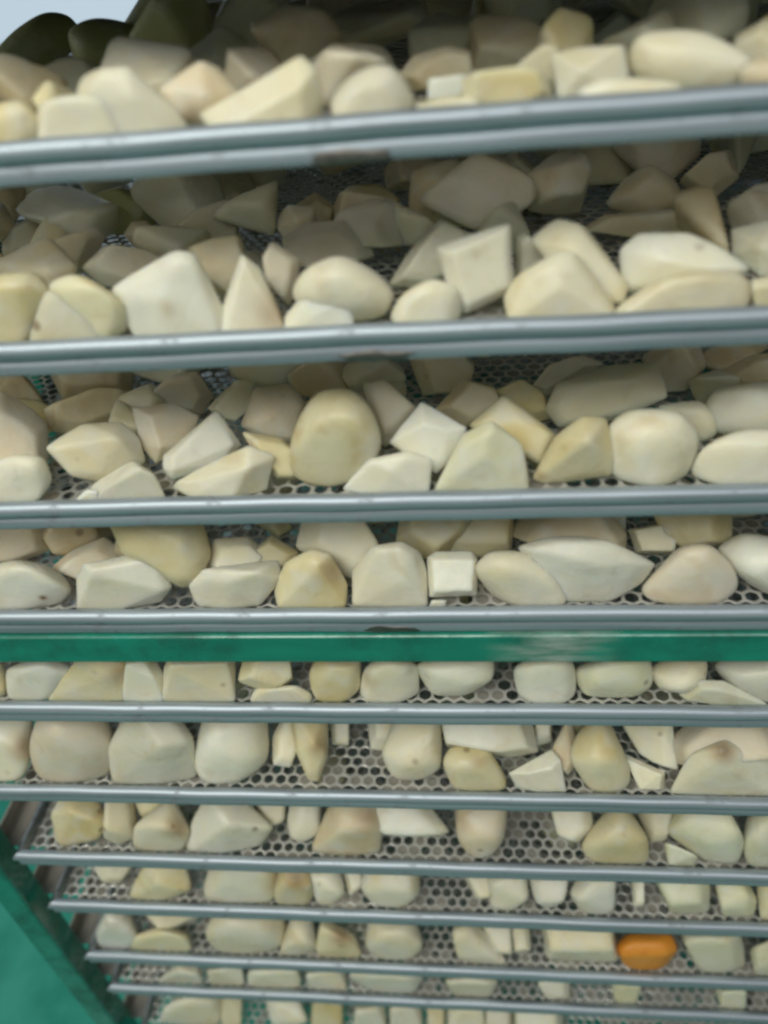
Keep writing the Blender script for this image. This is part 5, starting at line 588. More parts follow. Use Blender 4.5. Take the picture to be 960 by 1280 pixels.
(7,'y','r','yellow oval chunk with smooth peel side at right',[4149,172,-4737,4255,252,-4565,4444,381,-4466,4622,168,-4605,4640,115,-4839,4446,95,-4839,4227,95,-4839,4256,95,-4657,4300,111,-4532,4388,161,-4463,4490,97,-4598,4509,101,-4771,4415,98,-4839,4308,102,-4801,4175,128,-4653,4268,210,-4534,4426,315,-4445,4573,128,-4549,4605,127,-4826,4434,95,-4839,4253,109,-4839,4282,252,-4774,4362,350,-4747,4480,422,-4667,4584,260,-4711,4591,216,-4839,4455,164,-4839,4329,197,-4839,4181,200,-4782,4284,299,-4670,4456,413,-4573,4612,200,-4669,4619,128,-4839,4438,95,-4839,4243,101,-4839],[]),
(7,'g','m','grey chunk behind right of the yellow oval',[4554,445,-4626,4836,471,-4582,4752,209,-4721,4644,220,-4779,4612,390,-4568,4810,392,-4508,4756,218,-4639,4671,211,-4655,4624,486,-4739,4804,505,-4716,4753,343,-4812,4682,346,-4839,4581,470,-4690,4831,478,-4624,4761,255,-4775,4657,251,-4803],[]),
(7,'g2','m','grey green slab with a long flat face at right',[4733,231,-4655,4845,397,-4493,5138,363,-4462,5259,179,-4651,5222,95,-4839,5001,139,-4839,4804,195,-4486,4894,333,-4398,5103,302,-4366,5161,118,-4419,5157,95,-4625,4981,97,-4564,4866,334,-4822,4944,453,-4740,5123,414,-4690,5189,274,-4774,5145,187,-4839,5008,219,-4839,4784,279,-4738,4893,443,-4609,5153,397,-4555,5248,202,-4682,5207,114,-4839,5010,159,-4839],[]),
(7,'g2','m','small grey piece below the grey green slab',[4720,184,-4677,4951,114,-4743,4923,95,-4839,4755,95,-4839,4745,154,-4637,4910,95,-4672,4897,96,-4835,4775,97,-4819,4776,175,-4775,4928,145,-4839,4891,95,-4839,4787,95,-4839,4740,197,-4724,4952,138,-4792,4913,95,-4839,4762,95,-4839],[]),
(7,'g2','r','greyish white chunk at the right photo edge',[5228,188,-4655,5319,387,-4506,5617,364,-4460,5650,95,-4839,5420,95,-4839,5272,97,-4839,5275,137,-4515,5316,228,-4434,5458,212,-4403,5488,104,-4701,5371,95,-4690,5304,103,-4624,5230,148,-4594,5307,315,-4470,5544,278,-4401,5602,95,-4839,5408,95,-4839,5299,122,-4839,5360,300,-4772,5412,416,-4661,5594,392,-4615,5570,162,-4839,5425,158,-4839,5370,215,-4839,5273,233,-4738,5357,414,-4604,5615,374,-4529,5618,95,-4839,5412,95,-4839,5290,113,-4839],[]),
(8,'y','m','yellow pink oblong chunk at the left',[621,122,-5589,832,226,-5240,1117,340,-5343,1200,137,-5471,907,95,-5589,646,95,-5589,982,95,-5310,684,122,-5557,880,172,-5213,1114,251,-5273,1155,123,-5439,916,95,-5589,710,95,-5589,729,149,-5589,819,262,-5465,1007,324,-5514,1061,195,-5589,939,95,-5589,781,95,-5589,644,130,-5589,812,250,-5325,1081,340,-5394,1139,179,-5556,911,95,-5589,678,95,-5589],[]),
(8,'c','m','dim cream slice behind the oblong chunk at left',[296,292,-5350,590,398,-5434,639,326,-5478,565,189,-5515,434,159,-5449,418,264,-5304,635,339,-5362,665,293,-5406,612,192,-5431,512,173,-5391,331,322,-5465,510,393,-5528,540,350,-5558,489,269,-5589,411,244,-5539,303,304,-5386,566,401,-5466,606,342,-5516,540,217,-5547,416,194,-5498],[]),
(8,'c','r','wide cream chunk left of the brown-topped one',[1240,155,-5536,1376,285,-5201,1733,313,-5234,1903,279,-5350,1862,95,-5589,1461,95,-5589,1269,95,-5589,1483,105,-5283,1548,167,-5118,1715,192,-5157,1808,158,-5179,1764,109,-5396,1577,96,-5430,1484,96,-5402,1309,130,-5467,1438,217,-5142,1724,261,-5209,1876,218,-5278,1820,101,-5589,1484,95,-5589,1322,95,-5589,1384,227,-5589,1457,326,-5412,1667,374,-5492,1789,327,-5517,1790,161,-5589,1566,123,-5589,1437,141,-5589,1250,187,-5589,1369,313,-5300,1681,362,-5374,1845,315,-5449,1836,95,-5589,1477,95,-5589,1305,95,-5589],[(20.63,1.18,-52.05,1.8,0.75)]),
(8,'y','m','brown-topped yellow chunk between a wide cream and white one',[1830,142,-5510,1910,316,-5260,2122,321,-5284,2172,150,-5504,2121,95,-5589,1859,95,-5589,1940,100,-5297,1978,267,-5195,2132,271,-5214,2181,117,-5317,2136,95,-5477,1942,102,-5525,1835,184,-5589,1878,308,-5463,2009,319,-5492,2050,190,-5589,2042,105,-5589,1885,95,-5589,1833,172,-5561,1903,336,-5344,2092,349,-5383,2147,173,-5543,2113,95,-5589,1878,95,-5589],[(20.63,1.19,-52.07,1.8,0.75)]),
(8,'w','r','white egg-like chunk left of the middle',[2093,259,-5325,2343,371,-5334,2431,140,-5468,2300,95,-5589,2190,95,-5589,2180,161,-5267,2305,210,-5262,2346,104,-5342,2274,100,-5481,2219,101,-5445,2134,217,-5286,2346,305,-5284,2419,116,-5405,2301,95,-5589,2201,112,-5589,2160,274,-5475,2317,344,-5481,2377,188,-5544,2310,119,-5589,2233,142,-5589,2100,277,-5387,2329,372,-5385,2409,163,-5507,2301,95,-5589,2198,105,-5589],[]),
(8,'c','r','big round cream chunk at the middle',[2526,166,-5446,2595,345,-5272,2994,352,-5264,3010,164,-5478,2876,95,-5589,2666,95,-5589,2715,100,-5300,2751,178,-5200,2943,193,-5217,2951,99,-5317,2880,95,-5484,2775,105,-5512,2577,126,-5359,2636,273,-5208,2967,295,-5233,2982,126,-5391,2865,95,-5589,2687,95,-5589,2579,218,-5589,2623,329,-5479,2872,352,-5508,2887,206,-5589,2816,98,-5589,2688,95,-5589,2544,194,-5497,2605,362,-5351,2965,387,-5378,2983,194,-5532,2868,95,-5589,2680,95,-5589],[]),
(8,'g','m','small grey chunk left of the big round cream one',[2366,339,-5424,2510,381,-5414,2543,212,-5523,2445,146,-5534,2422,309,-5382,2526,344,-5383,2552,214,-5452,2481,163,-5457,2379,338,-5514,2466,373,-5525,2490,258,-5576,2427,221,-5589,2370,349,-5462,2499,392,-5461,2531,232,-5547,2442,175,-5562],[]),
(8,'c','m','small pale chunk right of the bare mesh patch',[3292,349,-5388,3550,394,-5392,3542,161,-5489,3429,154,-5522,3356,276,-5358,3544,300,-5346,3538,134,-5421,3455,120,-5428,3359,364,-5520,3521,383,-5506,3516,249,-5589,3445,234,-5589,3307,369,-5448,3541,399,-5432,3534,196,-5536,3431,179,-5545],[]),
(8,'g','m','grey chunk right beside the small pale one',[3512,266,-5366,3615,343,-5312,3812,329,-5315,3840,130,-5423,3705,108,-5589,3541,122,-5589,3571,159,-5283,3646,226,-5265,3789,216,-5267,3812,95,-5394,3716,103,-5568,3594,97,-5534,3561,285,-5516,3626,336,-5487,3751,332,-5497,3770,207,-5567,3681,154,-5589,3578,163,-5589,3529,287,-5425,3622,362,-5384,3802,348,-5383,3827,167,-5483,3703,126,-5589,3554,139,-5589],[]),
(8,'w','m','white pentagon chunk right of the grey one',[3831,305,-5386,3954,365,-5361,4149,347,-5356,4093,137,-5462,3975,126,-5584,3873,129,-5487,3890,218,-5327,3979,259,-5305,4121,246,-5301,4081,96,-5382,3997,101,-5498,3921,95,-5411,3879,341,-5540,3956,372,-5511,4080,364,-5514,4045,232,-5583,3964,192,-5589,3903,215,-5576,3850,328,-5449,3961,376,-5415,4137,358,-5408,4087,170,-5508,3977,147,-5589,3887,162,-5530],[]),
(8,'w','m','white chunk tapering downward at right of centre',[4114,169,-5406,4234,345,-5336,4480,296,-5279,4473,132,-5548,4385,95,-5589,4234,99,-5589,4185,98,-5346,4267,204,-5254,4448,181,-5236,4455,95,-5499,4400,95,-5589,4287,95,-5583,4231,260,-5542,4306,362,-5481,4467,349,-5479,4451,212,-5581,4381,145,-5589,4298,183,-5589,4142,202,-5475,4248,349,-5386,4476,321,-5366,4467,162,-5589,4376,95,-5589,4244,114,-5589],[]),
(8,'w','m','tiny white chip standing on the mesh at right',[4607,315,-5458,4701,357,-5417,4682,147,-5531,4606,144,-5542,4630,278,-5419,4697,305,-5380,4684,153,-5469,4627,149,-5474,4630,316,-5530,4689,344,-5508,4675,208,-5571,4630,213,-5589,4617,320,-5486,4701,359,-5449,4683,168,-5549,4615,166,-5564],[]),
(8,'g2','m','grey green chunk right of the tiny white chip',[4764,282,-5411,4954,325,-5339,5165,275,-5320,5176,141,-5589,4882,125,-5589,4772,241,-5291,4910,272,-5239,5064,236,-5227,5049,98,-5341,4842,95,-5359,4882,316,-5556,5003,345,-5515,5136,311,-5498,5121,189,-5589,4938,179,-5589,4798,303,-5464,4970,341,-5400,5159,292,-5375,5161,157,-5589,4896,142,-5589],[]),
(8,'g2','m','grey chunk second from the right photo edge',[5197,293,-5397,5419,317,-5341,5486,164,-5408,5476,111,-5589,5256,123,-5589,5188,247,-5321,5347,260,-5273,5391,139,-5304,5381,98,-5430,5217,101,-5418,5270,303,-5540,5402,306,-5481,5452,219,-5542,5423,154,-5589,5286,161,-5589,5231,313,-5460,5426,325,-5390,5484,182,-5443,5470,126,-5589,5271,137,-5589],[]),
(8,'y','m','dim yellowish chunk at the right photo edge',[5492,279,-5385,5744,266,-5320,5753,95,-5589,5506,102,-5589,5521,220,-5284,5698,203,-5221,5718,95,-5467,5538,102,-5455,5583,276,-5506,5743,271,-5470,5725,134,-5589,5576,144,-5589,5519,290,-5434,5742,271,-5361,5738,101,-5589,5522,116,-5589],[]),
(9,'s','r','shiny wet white lump at the left end',[100,143,-6320,209,319,-6136,373,362,-6214,507,145,-6340,380,95,-6515,110,95,-6515,100,95,-6515,177,102,-6291,295,136,-6080,380,150,-6105,388,100,-6294,302,95,-6515,170,95,-6515,113,95,-6515,143,119,-6273,264,250,-6079,407,280,-6132,499,120,-6287,372,95,-6515,145,95,-6515,100,95,-6515,107,192,-6481,197,291,-6336,312,306,-6361,362,203,-6515,363,95,-6515,199,95,-6515,129,95,-6515,100,172,-6395,192,324,-6209,347,357,-6267,455,174,-6412,375,95,-6515,133,95,-6515,100,95,-6515],[]),
(9,'y','r','yellow green chunk right of the shiny wet lump',[402,144,-6364,689,202,-6271,951,192,-6345,979,95,-6515,626,95,-6515,367,95,-6515,615,100,-6258,772,111,-6173,895,112,-6221,878,99,-6400,708,95,-6508,575,102,-6502,470,116,-6321,730,145,-6198,942,147,-6281,939,95,-6515,639,95,-6515,420,95,-6515,459,164,-6515,643,197,-6450,810,189,-6492,856,95,-6515,637,95,-6515,478,95,-6515,407,165,-6429,675,209,-6324,904,210,-6414,952,95,-6515,635,95,-6515,403,95,-6515],[]),
(9,'c','m','cream slice behind the yellow green chunk',[455,331,-6217,883,417,-6319,1018,359,-6396,694,185,-6388,541,265,-6148,850,331,-6229,947,290,-6289,721,153,-6258,540,379,-6371,802,444,-6459,884,411,-6515,690,288,-6482,466,350,-6272,848,437,-6382,969,384,-6453,686,215,-6419],[]),
(9,'c','r','wide cream chunk right of the yellow green one',[1079,151,-6268,1224,302,-6073,1531,399,-6189,1803,323,-6232,1771,155,-6468,1522,95,-6515,1152,95,-6515,1269,95,-6193,1364,136,-6022,1520,170,-6054,1643,150,-6110,1609,96,-6290,1468,95,-6407,1281,101,-6455,1160,126,-6201,1282,254,-6036,1553,313,-6089,1769,271,-6170,1744,126,-6361,1516,105,-6515,1210,95,-6515,1176,225,-6479,1260,333,-6380,1465,379,-6424,1633,340,-6469,1639,189,-6515,1501,126,-6515,1285,108,-6515,1082,199,-6372,1208,347,-6214,1503,412,-6272,1738,366,-6361,1723,187,-6515,1522,95,-6515,1191,95,-6515],[]),
(9,'c','r','cream egg-like chunk left of the brown-tipped one',[1710,111,-6515,1847,323,-6208,2009,379,-6253,2076,140,-6468,1912,95,-6515,1752,95,-6515,1834,98,-6292,1892,219,-6179,1975,240,-6187,2018,103,-6247,1931,95,-6384,1853,95,-6392,1739,117,-6496,1865,279,-6194,2007,316,-6209,2062,117,-6397,1916,95,-6515,1781,95,-6515,1760,149,-6515,1827,317,-6405,1937,335,-6395,1982,180,-6515,1909,97,-6515,1813,95,-6515,1726,120,-6515,1832,345,-6311,1985,385,-6328,2048,164,-6515,1914,95,-6515,1771,95,-6515],[]),
(9,'y','m','yellow green chunk with brown top near the middle',[2047,136,-6451,2108,311,-6209,2409,222,-6309,2474,109,-6515,2243,95,-6515,2083,95,-6515,2057,100,-6410,2120,189,-6141,2339,124,-6212,2366,95,-6493,2190,95,-6515,2072,95,-6515,2120,191,-6515,2148,326,-6420,2340,265,-6471,2393,157,-6515,2268,104,-6515,2162,122,-6515,2053,163,-6513,2109,322,-6291,2383,238,-6374,2448,116,-6515,2244,95,-6515,2101,95,-6515],[(23.37,1.11,-61.44,1.8,0.75)]),
(9,'w','m','flat white slice behind the round cream chunk',[2309,437,-6388,2706,485,-6414,2725,405,-6434,2407,357,-6418,2400,421,-6335,2691,455,-6352,2704,401,-6377,2471,366,-6365,2367,492,-6485,2618,514,-6484,2628,473,-6515,2430,437,-6495,2326,452,-6427,2685,497,-6453,2700,431,-6485,2413,386,-6469],[]),
(9,'c','r','round cream chunk at the middle beside bare mesh',[2466,152,-6380,2514,318,-6196,2904,347,-6183,3001,139,-6303,2886,95,-6515,2581,95,-6515,2614,99,-6316,2652,129,-6109,2840,147,-6111,2877,101,-6297,2815,96,-6515,2665,95,-6515,2517,122,-6297,2560,251,-6122,2884,288,-6139,2965,122,-6259,2865,95,-6515,2607,95,-6515,2582,219,-6515,2615,317,-6386,2857,353,-6417,2919,224,-6500,2862,111,-6515,2675,108,-6515,2483,184,-6447,2527,333,-6278,2879,374,-6296,2968,185,-6408,2872,95,-6515,2598,95,-6515],[]),
(9,'w','m','small white bit above the bare mesh patch',[2987,452,-6415,3177,491,-6420,3169,392,-6464,3040,382,-6468,3014,446,-6380,3155,470,-6373,3149,396,-6404,3054,388,-6405,3034,473,-6485,3153,494,-6481,3148,436,-6515,3068,424,-6507,2996,465,-6450,3168,495,-6444,3160,406,-6485,3044,395,-6484],[]),
(9,'c','m','cream grey chunk slanting to the right of the mesh patch',[3218,307,-6255,3388,362,-6206,3664,144,-6454,3693,95,-6515,3487,95,-6515,3270,141,-6515,3231,184,-6152,3354,236,-6144,3555,98,-6374,3577,95,-6515,3425,95,-6515,3267,95,-6417,3305,314,-6450,3412,349,-6419,3585,186,-6515,3600,105,-6515,3473,95,-6515,3339,168,-6515,3240,318,-6324,3394,376,-6299,3645,170,-6506,3668,95,-6515,3484,95,-6515,3288,148,-6515],[]),
(9,'c','m','pale chunk above the slanting cream grey one',[3425,396,-6299,3720,403,-6292,3722,148,-6435,3584,137,-6388,3500,309,-6255,3715,314,-6249,3716,118,-6331,3616,126,-6334,3516,410,-6426,3702,424,-6442,3703,250,-6504,3617,262,-6515,3444,410,-6363,3711,415,-6353,3713,174,-6460,3589,182,-6460],[]),
(9,'c','c','rectangular cream slab just left of the orange piece',[3956,344,-6260,4255,389,-6202,4549,319,-6176,4611,164,-6453,4383,143,-6515,4004,150,-6491,3997,284,-6077,4244,332,-6055,4489,281,-6048,4520,100,-6154,4340,99,-6242,4030,95,-6197,4069,425,-6464,4256,440,-6396,4446,403,-6394,4467,250,-6448,4325,243,-6502,4091,261,-6515],[]),
(9,'O','m','orange carrot chunk with a smooth cut face',[4561,228,-6329,4655,284,-6262,5009,267,-6194,5055,163,-6244,4954,126,-6515,4758,95,-6515,4615,137,-6461,4566,126,-6226,4635,170,-6186,4895,163,-6147,4936,102,-6217,4872,96,-6469,4738,95,-6515,4623,103,-6427,4703,238,-6458,4767,285,-6443,4987,267,-6383,5020,210,-6433,4937,149,-6515,4810,120,-6515,4732,171,-6515,4593,244,-6378,4681,303,-6335,5004,288,-6276,5043,189,-6311,4942,138,-6515,4758,95,-6515,4645,168,-6513],[]),
(9,'g2','m','grey chunk right of the orange piece',[5075,297,-6241,5273,363,-6219,5550,301,-6151,5628,155,-6491,5442,95,-6515,5256,97,-6515,5075,189,-6180,5206,215,-6115,5408,172,-6069,5488,101,-6400,5377,95,-6515,5242,100,-6515,5214,331,-6439,5337,370,-6418,5518,338,-6391,5540,206,-6515,5402,139,-6515,5302,164,-6515,5129,334,-6353,5297,374,-6288,5553,323,-6238,5614,177,-6515,5426,95,-6515,5271,115,-6515],[]),
(9,'g2','m','grey chunk at the right photo edge',[5619,236,-6352,5960,316,-6197,5987,95,-6515,5658,95,-6515,5636,208,-6229,5883,265,-6111,5898,98,-6417,5658,97,-6330,5722,254,-6481,5940,309,-6392,5903,107,-6515,5724,137,-6515,5652,250,-6404,5962,324,-6266,5961,95,-6515,5675,107,-6515],[]),
(9,'g','m','small grey chunk left of the rectangular cream slab',[3724,393,-6332,3872,396,-6358,3887,185,-6425,3750,170,-6451,3720,330,-6311,3827,323,-6311,3840,171,-6366,3738,157,-6378,3772,394,-6464,3863,383,-6454,3873,256,-6506,3786,244,-6515,3735,407,-6391,3867,397,-6388,3882,215,-6468,3757,197,-6482],[]),
(10,'g','m','greyish chunk near the left end',[458,121,-7168,712,189,-6919,892,205,-7015,910,95,-7186,599,95,-7186,425,95,-7186,509,95,-7186,744,95,-6906,883,98,-6955,826,95,-7186,594,95,-7186,465,95,-7186,527,145,-7186,670,202,-7072,779,218,-7145,832,102,-7186,648,95,-7186,541,95,-7186,473,128,-7186,690,202,-6995,863,206,-7056,889,95,-7186,610,95,-7186,454,95,-7186],[]),
(10,'c','m','cream chunk second from the left end',[951,138,-6956,1264,229,-7005,1305,95,-7186,962,95,-7186,1067,110,-6890,1300,173,-6915,1311,100,-7156,1065,95,-7186,997,174,-7137,1202,222,-7143,1257,99,-7186,1049,95,-7186,958,149,-7004,1239,235,-7056,1290,95,-7186,982,95,-7186],[]),
(10,'c','m','cream chunk with curved lower edge left of the middle',[1344,139,-6917,1805,231,-6954,1847,105,-7186,1522,95,-7186,1317,95,-7186,1468,101,-6920,1827,132,-6857,1825,100,-7185,1583,95,-7186,1432,95,-7186,1377,187,-7186,1695,205,-7107,1736,101,-7186,1534,95,-7186,1408,95,-7186,1351,159,-6991,1771,241,-7022,1818,110,-7186,1529,95,-7186,1345,95,-7186],[]),
(10,'c','m','small cream chunk between the curved one and white one',[1876,163,-6960,2233,249,-7030,2254,95,-7186,1889,95,-7186,1904,111,-6894,2168,164,-6922,2163,96,-7172,1895,95,-7186,1924,212,-7126,2152,261,-7154,2178,133,-7186,1966,106,-7186,1881,187,-7041,2210,253,-7075,2237,95,-7186,1910,95,-7186],[]),
(10,'w','r','broad white chunk at the middle',[2233,145,-6936,2591,239,-6933,2992,232,-6986,2875,95,-7186,2489,95,-7186,2414,102,-6933,2604,108,-6829,2799,108,-6863,2728,96,-7106,2536,95,-7164,2304,119,-6883,2607,192,-6868,2945,184,-6906,2838,111,-7186,2514,95,-7186,2320,194,-7168,2554,231,-7110,2807,226,-7142,2740,110,-7186,2505,95,-7186,2263,170,-7009,2588,256,-7010,2953,248,-7052,2850,106,-7186,2506,95,-7186],[]),
(10,'c','m','cream chunk right of the broad white one',[3125,163,-6970,3457,228,-6939,3622,157,-6960,3544,95,-7186,3215,95,-7186,3150,105,-6899,3393,150,-6871,3514,98,-6885,3456,95,-7186,3213,95,-7186,3188,200,-7164,3398,238,-7135,3504,199,-7164,3453,95,-7186,3250,95,-7186,3149,187,-7049,3451,249,-7027,3602,187,-7052,3529,95,-7186,3233,95,-7186],[]),
(10,'w','m','pale grey flat chunk right of the middle',[3943,208,-7052,4246,232,-7008,4243,111,-7186,4038,95,-7186,3949,163,-6985,4171,182,-6957,4170,95,-7092,4022,96,-7139,4042,245,-7148,4231,256,-7112,4223,159,-7170,4096,152,-7186,3963,217,-7092,4238,241,-7058,4232,119,-7186,4046,98,-7186],[]),
(10,'g2','m','dim grey chunk right of the pale grey flat one',[4576,224,-7039,4865,228,-7021,4802,102,-7186,4623,101,-7186,4626,164,-6984,4834,160,-6953,4800,95,-7147,4670,97,-7153,4660,222,-7168,4834,211,-7118,4788,119,-7186,4678,118,-7186,4598,236,-7093,4854,231,-7052,4795,111,-7186,4634,110,-7186],[]),
(10,'g2','m','dim grey chunk nearest the right end',[5459,213,-7080,5715,187,-6985,5722,95,-7186,5515,95,-7186,5496,157,-6971,5691,149,-6929,5706,95,-7186,5555,95,-7186,5548,221,-7172,5708,204,-7109,5676,101,-7186,5552,104,-7186,5478,214,-7107,5717,200,-7045,5706,95,-7186,5520,95,-7186],[]),
(11,'c','m','wide cream white chunk at the left end',[292,139,-7891,539,357,-7920,866,379,-7985,843,111,-8226,422,95,-8226,190,95,-8226,315,98,-7962,585,167,-7731,803,202,-7830,705,95,-8226,378,95,-8226,207,95,-8226,281,232,-8099,447,360,-8090,647,381,-8151,658,186,-8226,479,95,-8226,310,122,-8226,276,181,-8025,524,355,-7987,812,385,-8073,811,120,-8226,443,95,-8226,236,95,-8226],[]),
(11,'y','m','narrow yellow chunk beside the wide cream white one',[846,333,-7955,1061,367,-7978,1040,95,-8226,832,95,-8226,931,283,-7850,1078,319,-7899,1083,96,-8125,934,95,-8176,858,307,-8102,986,336,-8139,1019,110,-8226,905,96,-8226,849,331,-8001,1037,369,-8042,1041,95,-8226,855,95,-8226],[]),
(11,'w','m','white chunk with green showing round it',[1305,298,-7938,1619,373,-7957,1760,152,-8078,1489,99,-8226,1378,118,-8073,1434,210,-7857,1657,275,-7898,1762,109,-7972,1548,96,-8160,1474,98,-8011,1334,295,-8128,1530,344,-8146,1618,207,-8226,1468,142,-8226,1381,180,-8208,1312,308,-8003,1592,383,-8040,1722,179,-8140,1487,116,-8226,1376,149,-8137],[]),
(11,'y','m','yellow chunk right of the green-edged white one',[1793,296,-7906,2111,354,-7981,2094,95,-8226,1747,95,-8226,1852,265,-7813,2089,297,-7842,2082,97,-8152,1832,96,-8183,1856,345,-8136,2061,374,-8164,2087,133,-8226,1880,123,-8226,1792,316,-8014,2086,357,-8051,2084,95,-8226,1773,95,-8226],[]),
(11,'g','m','grey chunk between a yellow and a cream one',[2229,273,-7915,2517,324,-7935,2549,95,-8226,2182,95,-8226,2245,168,-7826,2455,204,-7839,2458,95,-8226,2187,95,-8226,2253,252,-8105,2432,291,-8137,2468,95,-8226,2243,95,-8226,2234,286,-7998,2496,332,-8014,2534,95,-8226,2205,95,-8226],[]),
(11,'c','m','square cream chunk at the middle',[2559,311,-7899,2872,368,-7933,2894,95,-8226,2552,95,-8226,2572,206,-7838,2801,243,-7849,2806,95,-8226,2553,95,-8226,2627,331,-8141,2828,354,-8127,2852,130,-8226,2644,120,-8226,2565,337,-8019,2852,380,-8028,2879,95,-8226,2572,95,-8226],[]),
(11,'y','m','narrow yellow chunk right of the square cream one',[2920,361,-7992,3110,377,-7973,3110,95,-8226,2919,95,-8226,2941,314,-7895,3079,334,-7903,3082,98,-8068,2944,97,-8083,2938,340,-8160,3057,349,-8144,3063,128,-8226,2946,123,-8226,2927,365,-8054,3098,386,-8055,3102,95,-8226,2931,95,-8226],[]),
(11,'c','m','cream chunk third from the right of those showing',[3121,310,-7954,3461,379,-7975,3486,95,-8226,3111,95,-8226,3223,225,-7865,3471,258,-7835,3489,97,-8174,3214,98,-8213,3212,333,-8164,3427,366,-8148,3442,154,-8226,3210,144,-8226,3136,326,-8040,3445,376,-8027,3467,102,-8226,3130,95,-8226],[]),
(11,'c','m','cream chunk second from the right of those showing',[3497,325,-7949,3770,381,-7986,3766,98,-8226,3489,95,-8226,3511,292,-7864,3709,322,-7861,3705,101,-7996,3504,101,-8023,3579,345,-8146,3750,374,-8152,3745,170,-8226,3572,162,-8226,3512,346,-8049,3758,378,-8033,3753,115,-8226,3503,103,-8226],[]),
(11,'w','m','broad pale chunk farthest right of those showing',[3773,319,-7938,4232,339,-7939,4273,108,-8226,3766,95,-8226,3796,280,-7817,4128,283,-7786,4154,100,-7951,3788,95,-7986,3820,327,-8157,4107,326,-8119,4127,157,-8226,3810,142,-8226,3801,338,-8033,4214,345,-8003,4248,124,-8226,3790,103,-8226],[]),
]
rng = np.random.default_rng(11)
MEANY = {}
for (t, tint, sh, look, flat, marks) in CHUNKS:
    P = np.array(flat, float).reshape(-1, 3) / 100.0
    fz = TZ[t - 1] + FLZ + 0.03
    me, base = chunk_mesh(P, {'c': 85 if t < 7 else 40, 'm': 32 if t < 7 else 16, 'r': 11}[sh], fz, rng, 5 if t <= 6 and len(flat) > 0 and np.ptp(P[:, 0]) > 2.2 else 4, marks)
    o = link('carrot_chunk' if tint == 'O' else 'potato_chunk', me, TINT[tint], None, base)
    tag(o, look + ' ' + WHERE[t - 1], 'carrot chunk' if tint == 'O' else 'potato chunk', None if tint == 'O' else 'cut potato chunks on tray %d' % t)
    MEANY.setdefault(t, []).append((P.mean(0), np.ptp(P, axis=0).max() / 2))
# the dim rest of each heap, further in than the eye can pick apart
BACK = {1: [(5.5, 9, 5.8), (10, 9, 5.4), (15, 10, 5.2), (20, 11, 5.0), (25.5, 12, 4.8), (31, 12, 4.8), (4.0, 13, 4.3), (7.6, 13, 4.3)],
 2: [(5.2, 9, 5.8), (9.3, 10, 5.0), (13.5, 11, 4.9), (17.5, 12, 4.7), (22, 12, 4.7), (27, 12, 4.7), (4.2, 13, 4.3), (7.3, 13, 4.3), (11.2, 12, 4.5)],
 3: [(4.6, 10, 5.2), (7.6, 10, 5.2), (11, 11, 4.9), (15, 12, 4.7), (19, 12, 4.7), (4.0, 13, 4.3), (6.2, 13, 4.3), (9.2, 12, 4.5)],
 4: [(4.8, 9, 5.8), (8.2, 9, 5.6), (12, 9, 5.6)], 5: [(7, 3, 15)], 6: [(7.5, 3, 14)], 7: [(6.5, 2, 20)], 8: [(6, 2, 17)], 9: [(6, 2, 21)], 10: [(6, 2, 18)]}
PR = np.random.default_rng(3)
HEAP = []
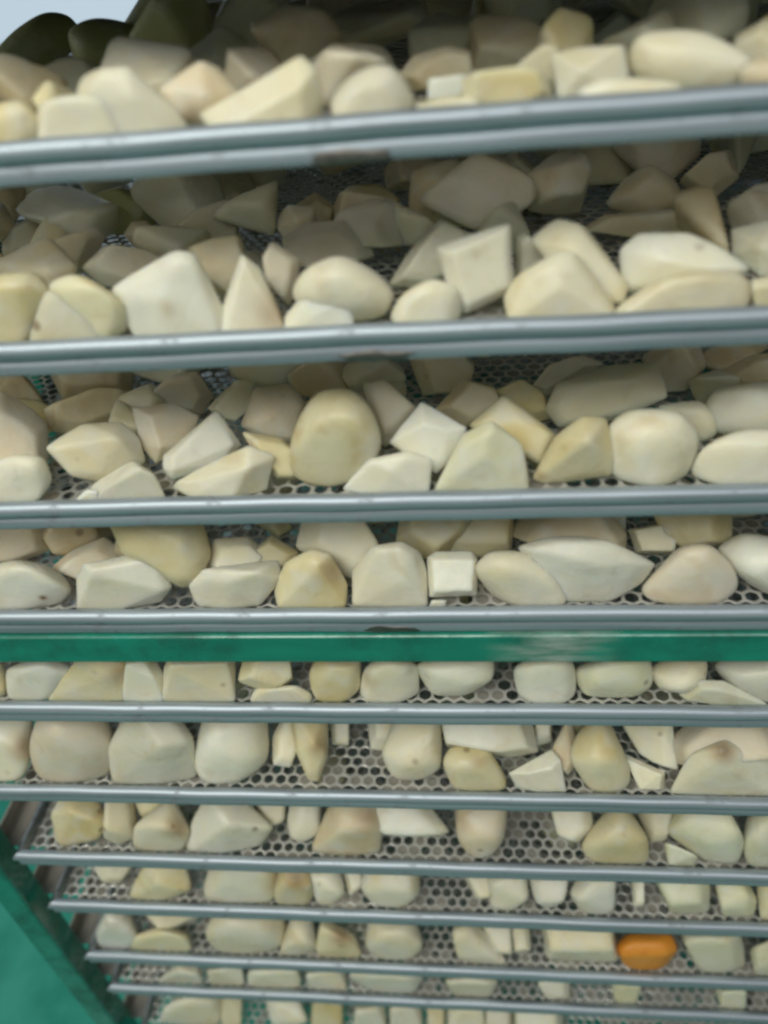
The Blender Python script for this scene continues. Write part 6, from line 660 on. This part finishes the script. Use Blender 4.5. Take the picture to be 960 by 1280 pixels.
for t, rows in BACK.items():
    fz = TZ[t - 1] + FLZ + 0.03
    for y0, cnt, step in rows:
      for i in range(cnt):
        c = np.array([33.5 + (i - (cnt - 1) / 2) * step + PR.uniform(-1.1, 1.1), y0 + PR.uniform(-1.2, 1.2), 0])
        if c[0] < 3.2 or c[0] > 58 or (t == 1 and c[0] < 15 and c[1] > 12): continue
        deep = c[1] > (11.5 if t < 4 else 10)
        R0 = PR.uniform(2.2, 2.9) if deep else (PR.uniform(1.7, 2.3) if step > 4.6 else PR.uniform(1.35, 1.8))
        if any((q[0] - c[0]) ** 2 + (q[1] - c[1]) ** 2 < ((0.50 if c[1] > 8 else 0.62) * (r0 + R0)) ** 2 for q, r0 in MEANY[t]): continue
        q = PR.normal(size=(11, 3)); q /= np.linalg.norm(q, axis=1)[:, None]
        P = q * np.array([R0 * PR.uniform(.85, 1.25), R0 * PR.uniform(.75, 1.1), R0 * PR.uniform(.6, .9)])
        P = P + c; P[:, 2] += fz - P[:, 2].min() + (PR.uniform(0, 0.6) if t < 4 and c[1] > 9 else 0)
        me, base = chunk_mesh(P, 22, fz, rng, 4)
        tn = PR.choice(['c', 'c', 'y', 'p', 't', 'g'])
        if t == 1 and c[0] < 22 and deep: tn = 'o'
        if deep:
            HEAP.append((me, base, tn)); continue
        o = link('potato_chunk', me, TINT[tn], None, base)
        hue = {'c': 'cream', 'y': 'yellowish', 'p': 'pinkish', 't': 'tan', 'g': 'greyish'}[tn]
        xb = ('at far left', 'at left', 'left of centre', 'right of centre', 'at right', 'at far right')[min(5, int(c[0] / 10.2))]
        dp = 'tucked between front pieces' if c[1] < 9 else ('mid depth' if c[1] < 19 else 'deep inside')
        ex = np.ptp(P, axis=0); form = 'flat' if ex[2] < .62 * ex[0] else ('long' if ex[0] > 1.25 * ex[1] else ('deep' if ex[1] > 1.12 * ex[0] else ('tall' if ex[2] > .85 * ex[0] else 'stout')))
        tag(o, 'dim %s %s chunk %s %s ' % (form, hue, dp, xb) + WHERE[t - 1], 'potato chunk', 'dim back chunks on tray %d' % t)
        MEANY[t].append((c, R0 * 0.7))

# past about 300 chunks the deepest ones, lost in the dark of the upper trays, are joined into one heap
bm = bmesh.new(); order = ['c', 'y', 'p', 't', 'g', 'o']
for me, base, tn in HEAP:
    n0 = len(bm.verts); f0 = len(bm.faces); me.transform(Matrix.Translation(Vector(base) * CM)); bm.from_mesh(me)
    bm.faces.ensure_lookup_table()
    for f in bm.faces[f0:]: f.material_index = order.index(tn)
hm = bpy.data.meshes.new('potato_heap'); bm.to_mesh(hm); bm.free()
for k in order: hm.materials.append(TINT[k])
tag(link('potato_heap', hm), 'dark heaps of potato chunks far back on the upper trays', 'potato heap', None, 'stuff')
